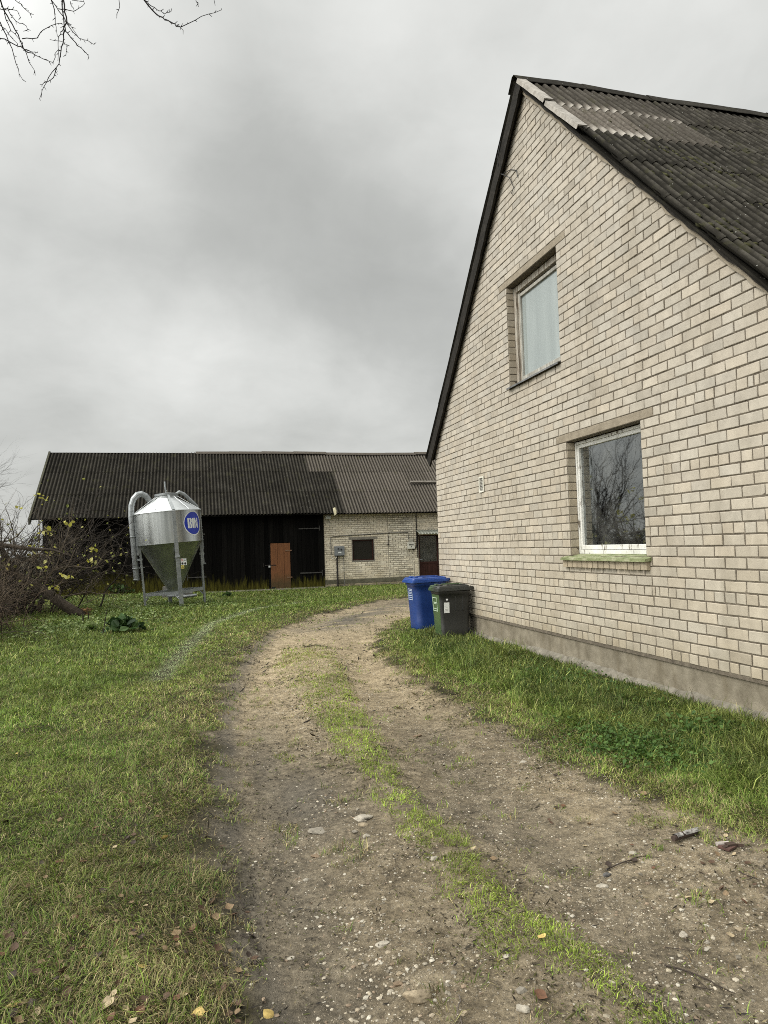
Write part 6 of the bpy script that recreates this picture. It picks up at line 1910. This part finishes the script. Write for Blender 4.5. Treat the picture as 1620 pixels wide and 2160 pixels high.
for (px, py, rx, ry, n, s0_, s1_) in ((1150, 1640, .35, .6, 2600, .0022, .006), (1350, 1880, .4, .35, 2600, .002, .006), (1480, 2080, .4, .3, 1600, .002, .006), (760, 1960, .22, .5, 1500, .002, .006), (660, 1760, .2, .3, 800, .002, .006), (640, 1500, .22, .9, 1400, .003, .007), (540, 1560, .15, .8, 600, .003, .007), (1060, 1570, .45, .8, 1600, .003, .007), (880, 2110, .25, .2, 500, .002, .006), (700, 1430, .25, 1.0, 800, .004, .008), (1030, 1700, .25, .8, 900, .002, .006), (1500, 1800, .4, .3, 900, .002, .006), (700, 1700, .10, .2, 90, .006, .016), (600, 1770, .16, .2, 130, .005, .014), (720, 1880, .2, .3, 150, .005, .014), (760, 1990, .16, .25, 170, .005, .015), (860, 2090, .18, .16, 130, .006, .018), (1480, 2110, .3, .18, 170, .006, .018), (1350, 1880, .35, .2, 220, .005, .015), (1150, 1640, .35, .5, 320, .005, .013), (1030, 1690, .2, .6, 130, .005, .012), (1450, 1900, .3, .25, 200, .005, .016), (640, 1500, .15, .6, 220, .006, .013), (1060, 1560, .4, .6, 260, .006, .013), (860, 1795, .1, .2, 60, .006, .014)):
    cx_, cy_ = G(px, py)
    x = cx_ + g.normal(0, rx, n); y = cy_ + g.normal(0, ry, n); s_ = s0_ + (s1_ - s0_) * g.random(n) ** 1.8
    P_.append(np.stack([x, y, hgt(x, y) + s_ * .05], 1)); Z_.append(s_ * .85)
P_ = np.concatenate(P_); Z_ = np.concatenate(Z_); n = len(P_)
cols = np.array([(.38, .335, .26), (.30, .25, .18), (.20, .175, .135), (.33, .285, .21), (.48, .44, .36), (.24, .18, .125)])[g.integers(0, 6, n)] * g.uniform(.7, 1.15, (n, 1))
gr = lumps('gravel', P_, Z_, np.stack([np.ones(n), g.uniform(.6, 1, n), g.uniform(.35, .6, n)], 1), cols, STONE, rough=.26, smooth=False)
print('gravel', n)
tag(gr, 'loose pale gravel scattered along both wheel tracks', 'gravel', kind='stuff')

# ------------------------------------------------------------------ fallen leaves and sticks
def leaf_data(seed, curl):
    rr = random.Random(seed); mb = MB(); n = 7; vs = []; ws = [0, .28, .42, .44, .36, .2, .02]
    for i in range(n):
        f = i / (n - 1) - .5
        w_ = ws[i] * rr.uniform(.85, 1.15)
        zc = curl * (f * f) * 1.6
        vs += [(f, -w_, zc + curl * w_ * .9), (f, 0, zc), (f, w_, zc + curl * w_ * rr.uniform(.5, 1.2))]
    fs = []
    for i in range(n - 1):
        for j in range(2):
            a = i * 3 + j; fs.append((a, a + 1, a + 4, a + 3))
    mb.add(vs, fs, (1, 1, 1), True)
    o = len(mb.v); mb.tube([(-.5, 0, curl * .4), (-.72, .03, curl * .3)], .012, 4, (.6, .5, .4))
    return mb
LCOL = {'rust': (.115, .056, .030), 'brown': (.080, .047, .028), 'tan': (.19, .130, .072), 'pale': (.36, .285, .175), 'yellow': (.50, .36, .12), 'dark': (.040, .027, .020)}
def m_leaf(c):
    def f(t, b):
        v = t.obj(); n_ = t.noise(4, 5, .6, v)
        return {'Base Color': t.mix(t.ramp(n_, [(.35, 0), (.7, 1)]), tuple(x_ * .7 for x_ in c), tuple(min(1, x_ * 1.25) for x_ in c)), 'Roughness': .65, 'Specular IOR Level': .3}
    return f
protos = {}
for k, c in LCOL.items():
    protos[k] = []
    for sd_i, curl in enumerate((.25, .55, -.3)):
        protos[k].append(leaf_data(hash(k) % 100 + sd_i, curl).build('fallen_leaf', mat('leaf_' + k, m_leaf(c))))
used = set()
def put_leaf(kind, x, y, size, lift, label, group='fallen leaves', flat=False):
    src = protos[kind][rnd.randrange(3)]
    if src.name not in used and 'label' not in src: o = src; used.add(src.name)
    else: o = src.copy(); COL.objects.link(o)
    o.location = (x, y, hz(x, y) + lift); o.scale = (size, size, size)
    o.rotation_euler = (rnd.gauss(0, .3 if not flat else .12), rnd.gauss(0, .3 if not flat else .12), rnd.uniform(0, 6.28))
    return tag(o, label, 'leaf', group)
rnd = random.Random(19)
names = {'rust': 'russet', 'brown': 'brown', 'tan': 'tan', 'pale': 'pale straw coloured', 'yellow': 'yellow', 'dark': 'dark rotted'}
for (px, py, k, sz, lab) in (
    (568, 2112, 'yellow', .075, 'bright yellow orange leaf on bare earth at the bottom of the left track'), (437, 1758, 'pale', .085, 'long pale leaf at the grass edge halfway down the left track'),
    (1040, 1805, 'tan', .05, 'orange leaf at the right end of the middle strip tufts'), (1000, 1792, 'pale', .05, 'pale curled leaf in the middle strip tufts'), (1144, 1978, 'yellow', .06, 'yellow leaf among the lowest tufts of the middle strip'),
    (1140, 2085, 'rust', .07, 'rust brown leaf right of the bottom stones'), (1358, 1675, 'tan', .06, 'orange leaf at the verge edge above the birch stick'), (415, 2145, 'yellow', .08, 'orange leaf on the grass at the very bottom edge'),
    (230, 2140, 'pale', .085, 'cream leaf on the grass at the bottom left'), (30, 2130, 'yellow', .09, 'orange brown leaf in the bottom left corner'), (265, 2030, 'pale', .055, 'pale ragged leaf in the lower lawn'), (125, 1828, 'rust', .075, 'rust red leaf lying in the middle of the near lawn'),
    (330, 1838, 'tan', .05, 'tan leaf near the lawn edge beside the left track'), (35, 1595, 'yellow', .05, 'small yellow leaf far left on the lawn'), (362, 1447, 'yellow', .05, 'yellow leaf beside the pale wheel mark on the lawn'), (1540, 1960, 'pale', .05, 'curled pale leaf on the right of the drive')):
    x, y = G(px, py, .03); put_leaf(k, x, y, sz * .72, .012, lab)
cnt = 0
while cnt < 222:
    py = 1480 + (2190 - 1480) * rnd.random() ** .62; px = rnd.uniform(-40, 540)
    x, y = G(px, py, .04)
    if poly_sd(np.array([x]), np.array([y]), DRIVE)[0] < -.12: continue
    if y > 5.5 and rnd.random() < .5: continue
    k = rnd.choices(list(LCOL), (3.5, 9, 5, 3, .4, 6))[0]
    put_leaf(k, x, y, rnd.uniform(.018, .046), rnd.uniform(.002, .022), names[k] + ' fallen leaf in the grass of the near lawn', names[k] + ' leaves on the near lawn'); cnt += 1
cnt = 0
while cnt < 50:
    px = rnd.uniform(1150, 1650); py = rnd.uniform(1600, 2050)
    x, y = G(px, py, .03)
    s_ = poly_sd(np.array([x]), np.array([y]), DRIVE)[0]
    if not -.8 < s_ < .5 or x > XW - .1: continue
    k = rnd.choices(list(LCOL), (4, 8, 4, 3, .3, 4))[0]
    put_leaf(k, x, y, rnd.uniform(.018, .04), rnd.uniform(.003, .012), names[k] + ' fallen leaf along the edge of the right verge', names[k] + ' leaves along the right verge'); cnt += 1
for k in protos:
    for p in protos[k]:
        if 'label' not in p: bpy.data.objects.remove(p)
def stick(pp, r_, label, c=(.045, .035, .028), forks=0, name='twig'):
    r_ *= .62
    pts = []
    for (px, py) in pp:
        x, y = G(px, py); pts.append(Vector((x, y, hz(x, y) + r_ * .8 + .003)))
    o0 = pts[0].copy(); mb = MB(); out = []
    for a, b_ in zip(pts[:-1], pts[1:]):
        for k in range(3): out.append(a.lerp(b_, k / 3) - o0 + Vector((rnd.gauss(0, .003), rnd.gauss(0, .003), abs(rnd.gauss(0, .003)))))
    out.append(pts[-1] - o0); n_ = len(out)
    mb.tube(out, [r_ * (1 - .6 * i / n_) for i in range(n_)], 6, c)
    for k in range(forks):
        i = rnd.randrange(1, n_ - 1); d_ = (out[i + 1] - out[i]).normalized(); sd_ = Vector((-d_.y, d_.x, 0)) * rnd.choice((-1, 1))
        mb.tube([out[i], out[i] + (d_ + sd_ * .7) * rnd.uniform(.04, .10)], [r_ * .6, r_ * .25], 5, c)
    return tag(mb.build(name, TWIG, loc=tuple(o0)), label, 'twig', 'twigs on the drive')
stick(((480, 1862), (500, 1885), (520, 1912)), .005, 'dark bent twig at the left edge of the drive')
stick(((505, 1968), (530, 1972), (552, 1985)), .004, 'dark twig on the left edge below the bent one')
stick(((1400, 2015), (1450, 2030), (1500, 2050), (1522, 2066)), .006, 'long dark forked twig on the right track', forks=3)
stick(((1460, 2058), (1505, 2066)), .004, 'short dark twig below the long forked one')
stick(((1280, 1822), (1330, 1812), (1372, 1806)), .006, 'dark crooked twig across the right track', forks=2)
stick(((970, 2100), (968, 2135), (974, 2160)), .004, 'grey forked twig at the bottom centre', (.12, .10, .085), 2)
stick(((1400, 1978), (1450, 1988), (1500, 1996)), .003, 'thin dark twig under the cream stones')
stick(((430, 1690), (455, 1690)), .004, 'small twig at the lawn edge high on the left track')
stick(((640, 1370), (668, 1366), (700, 1368)), .012, 'dark clod of twigs at the top of the middle strip', forks=5)
stick(((1560, 1850), (1600, 1862)), .005, 'dark twig near the right side of the drive')
# birch stick
x, y = G(1448, 1772)
bs = thing('birch_stick', 'short stick with peeling white birch bark at the edge of the right verge', 'stick', (x, y, hz(x, y) + .02), (0, 0, R(12)))
mb = MB(); mb.tube([(-.10, 0, 0), (-.03, .004, .002), (.05, 0, .004), (.10, .006, 0)], [.015, .018, .017, .013], 8); mb.build('wood', mat('stick_core', None, (.05, .032, .024), .9), bs)
mb = MB()
for a, b_ in ((-.085, -.035), (-.02, .03), (.035, .085)):
    rr = []
    for xx in (a, b_):
        rr.append([(xx + rnd.uniform(-.008, .008), .0195 * math.cos(R(q)), .002 + .0195 * math.sin(R(q))) for q in range(20, 161, 20)])
    mb.loft(rr, False, False, None, True)
mb.build('bark', mat('white_birch_bark', m_birch), bs)
x, y = G(1540, 1795)
bs2 = MB()
for k in range(9): bs2.box((-.02 + rnd.uniform(-.06, .06), rnd.uniform(-.03, .03), 0), (.01 + rnd.uniform(-.06, .06), .02 + rnd.uniform(-.03, .03), rnd.uniform(.006, .02)), rnd.choice([(.09, .05, .04), (.34, .3, .27), (.06, .04, .03)]), Matrix.Rotation(rnd.uniform(-.5, .5), 4, 'Z'))
tag(bs2.build('bark_scrap', TWIG, loc=(x, y, hz(x, y) + .006)), 'crumbled brown and white bark scrap right of the birch stick', 'bark')
print('objects', len(SC.objects))
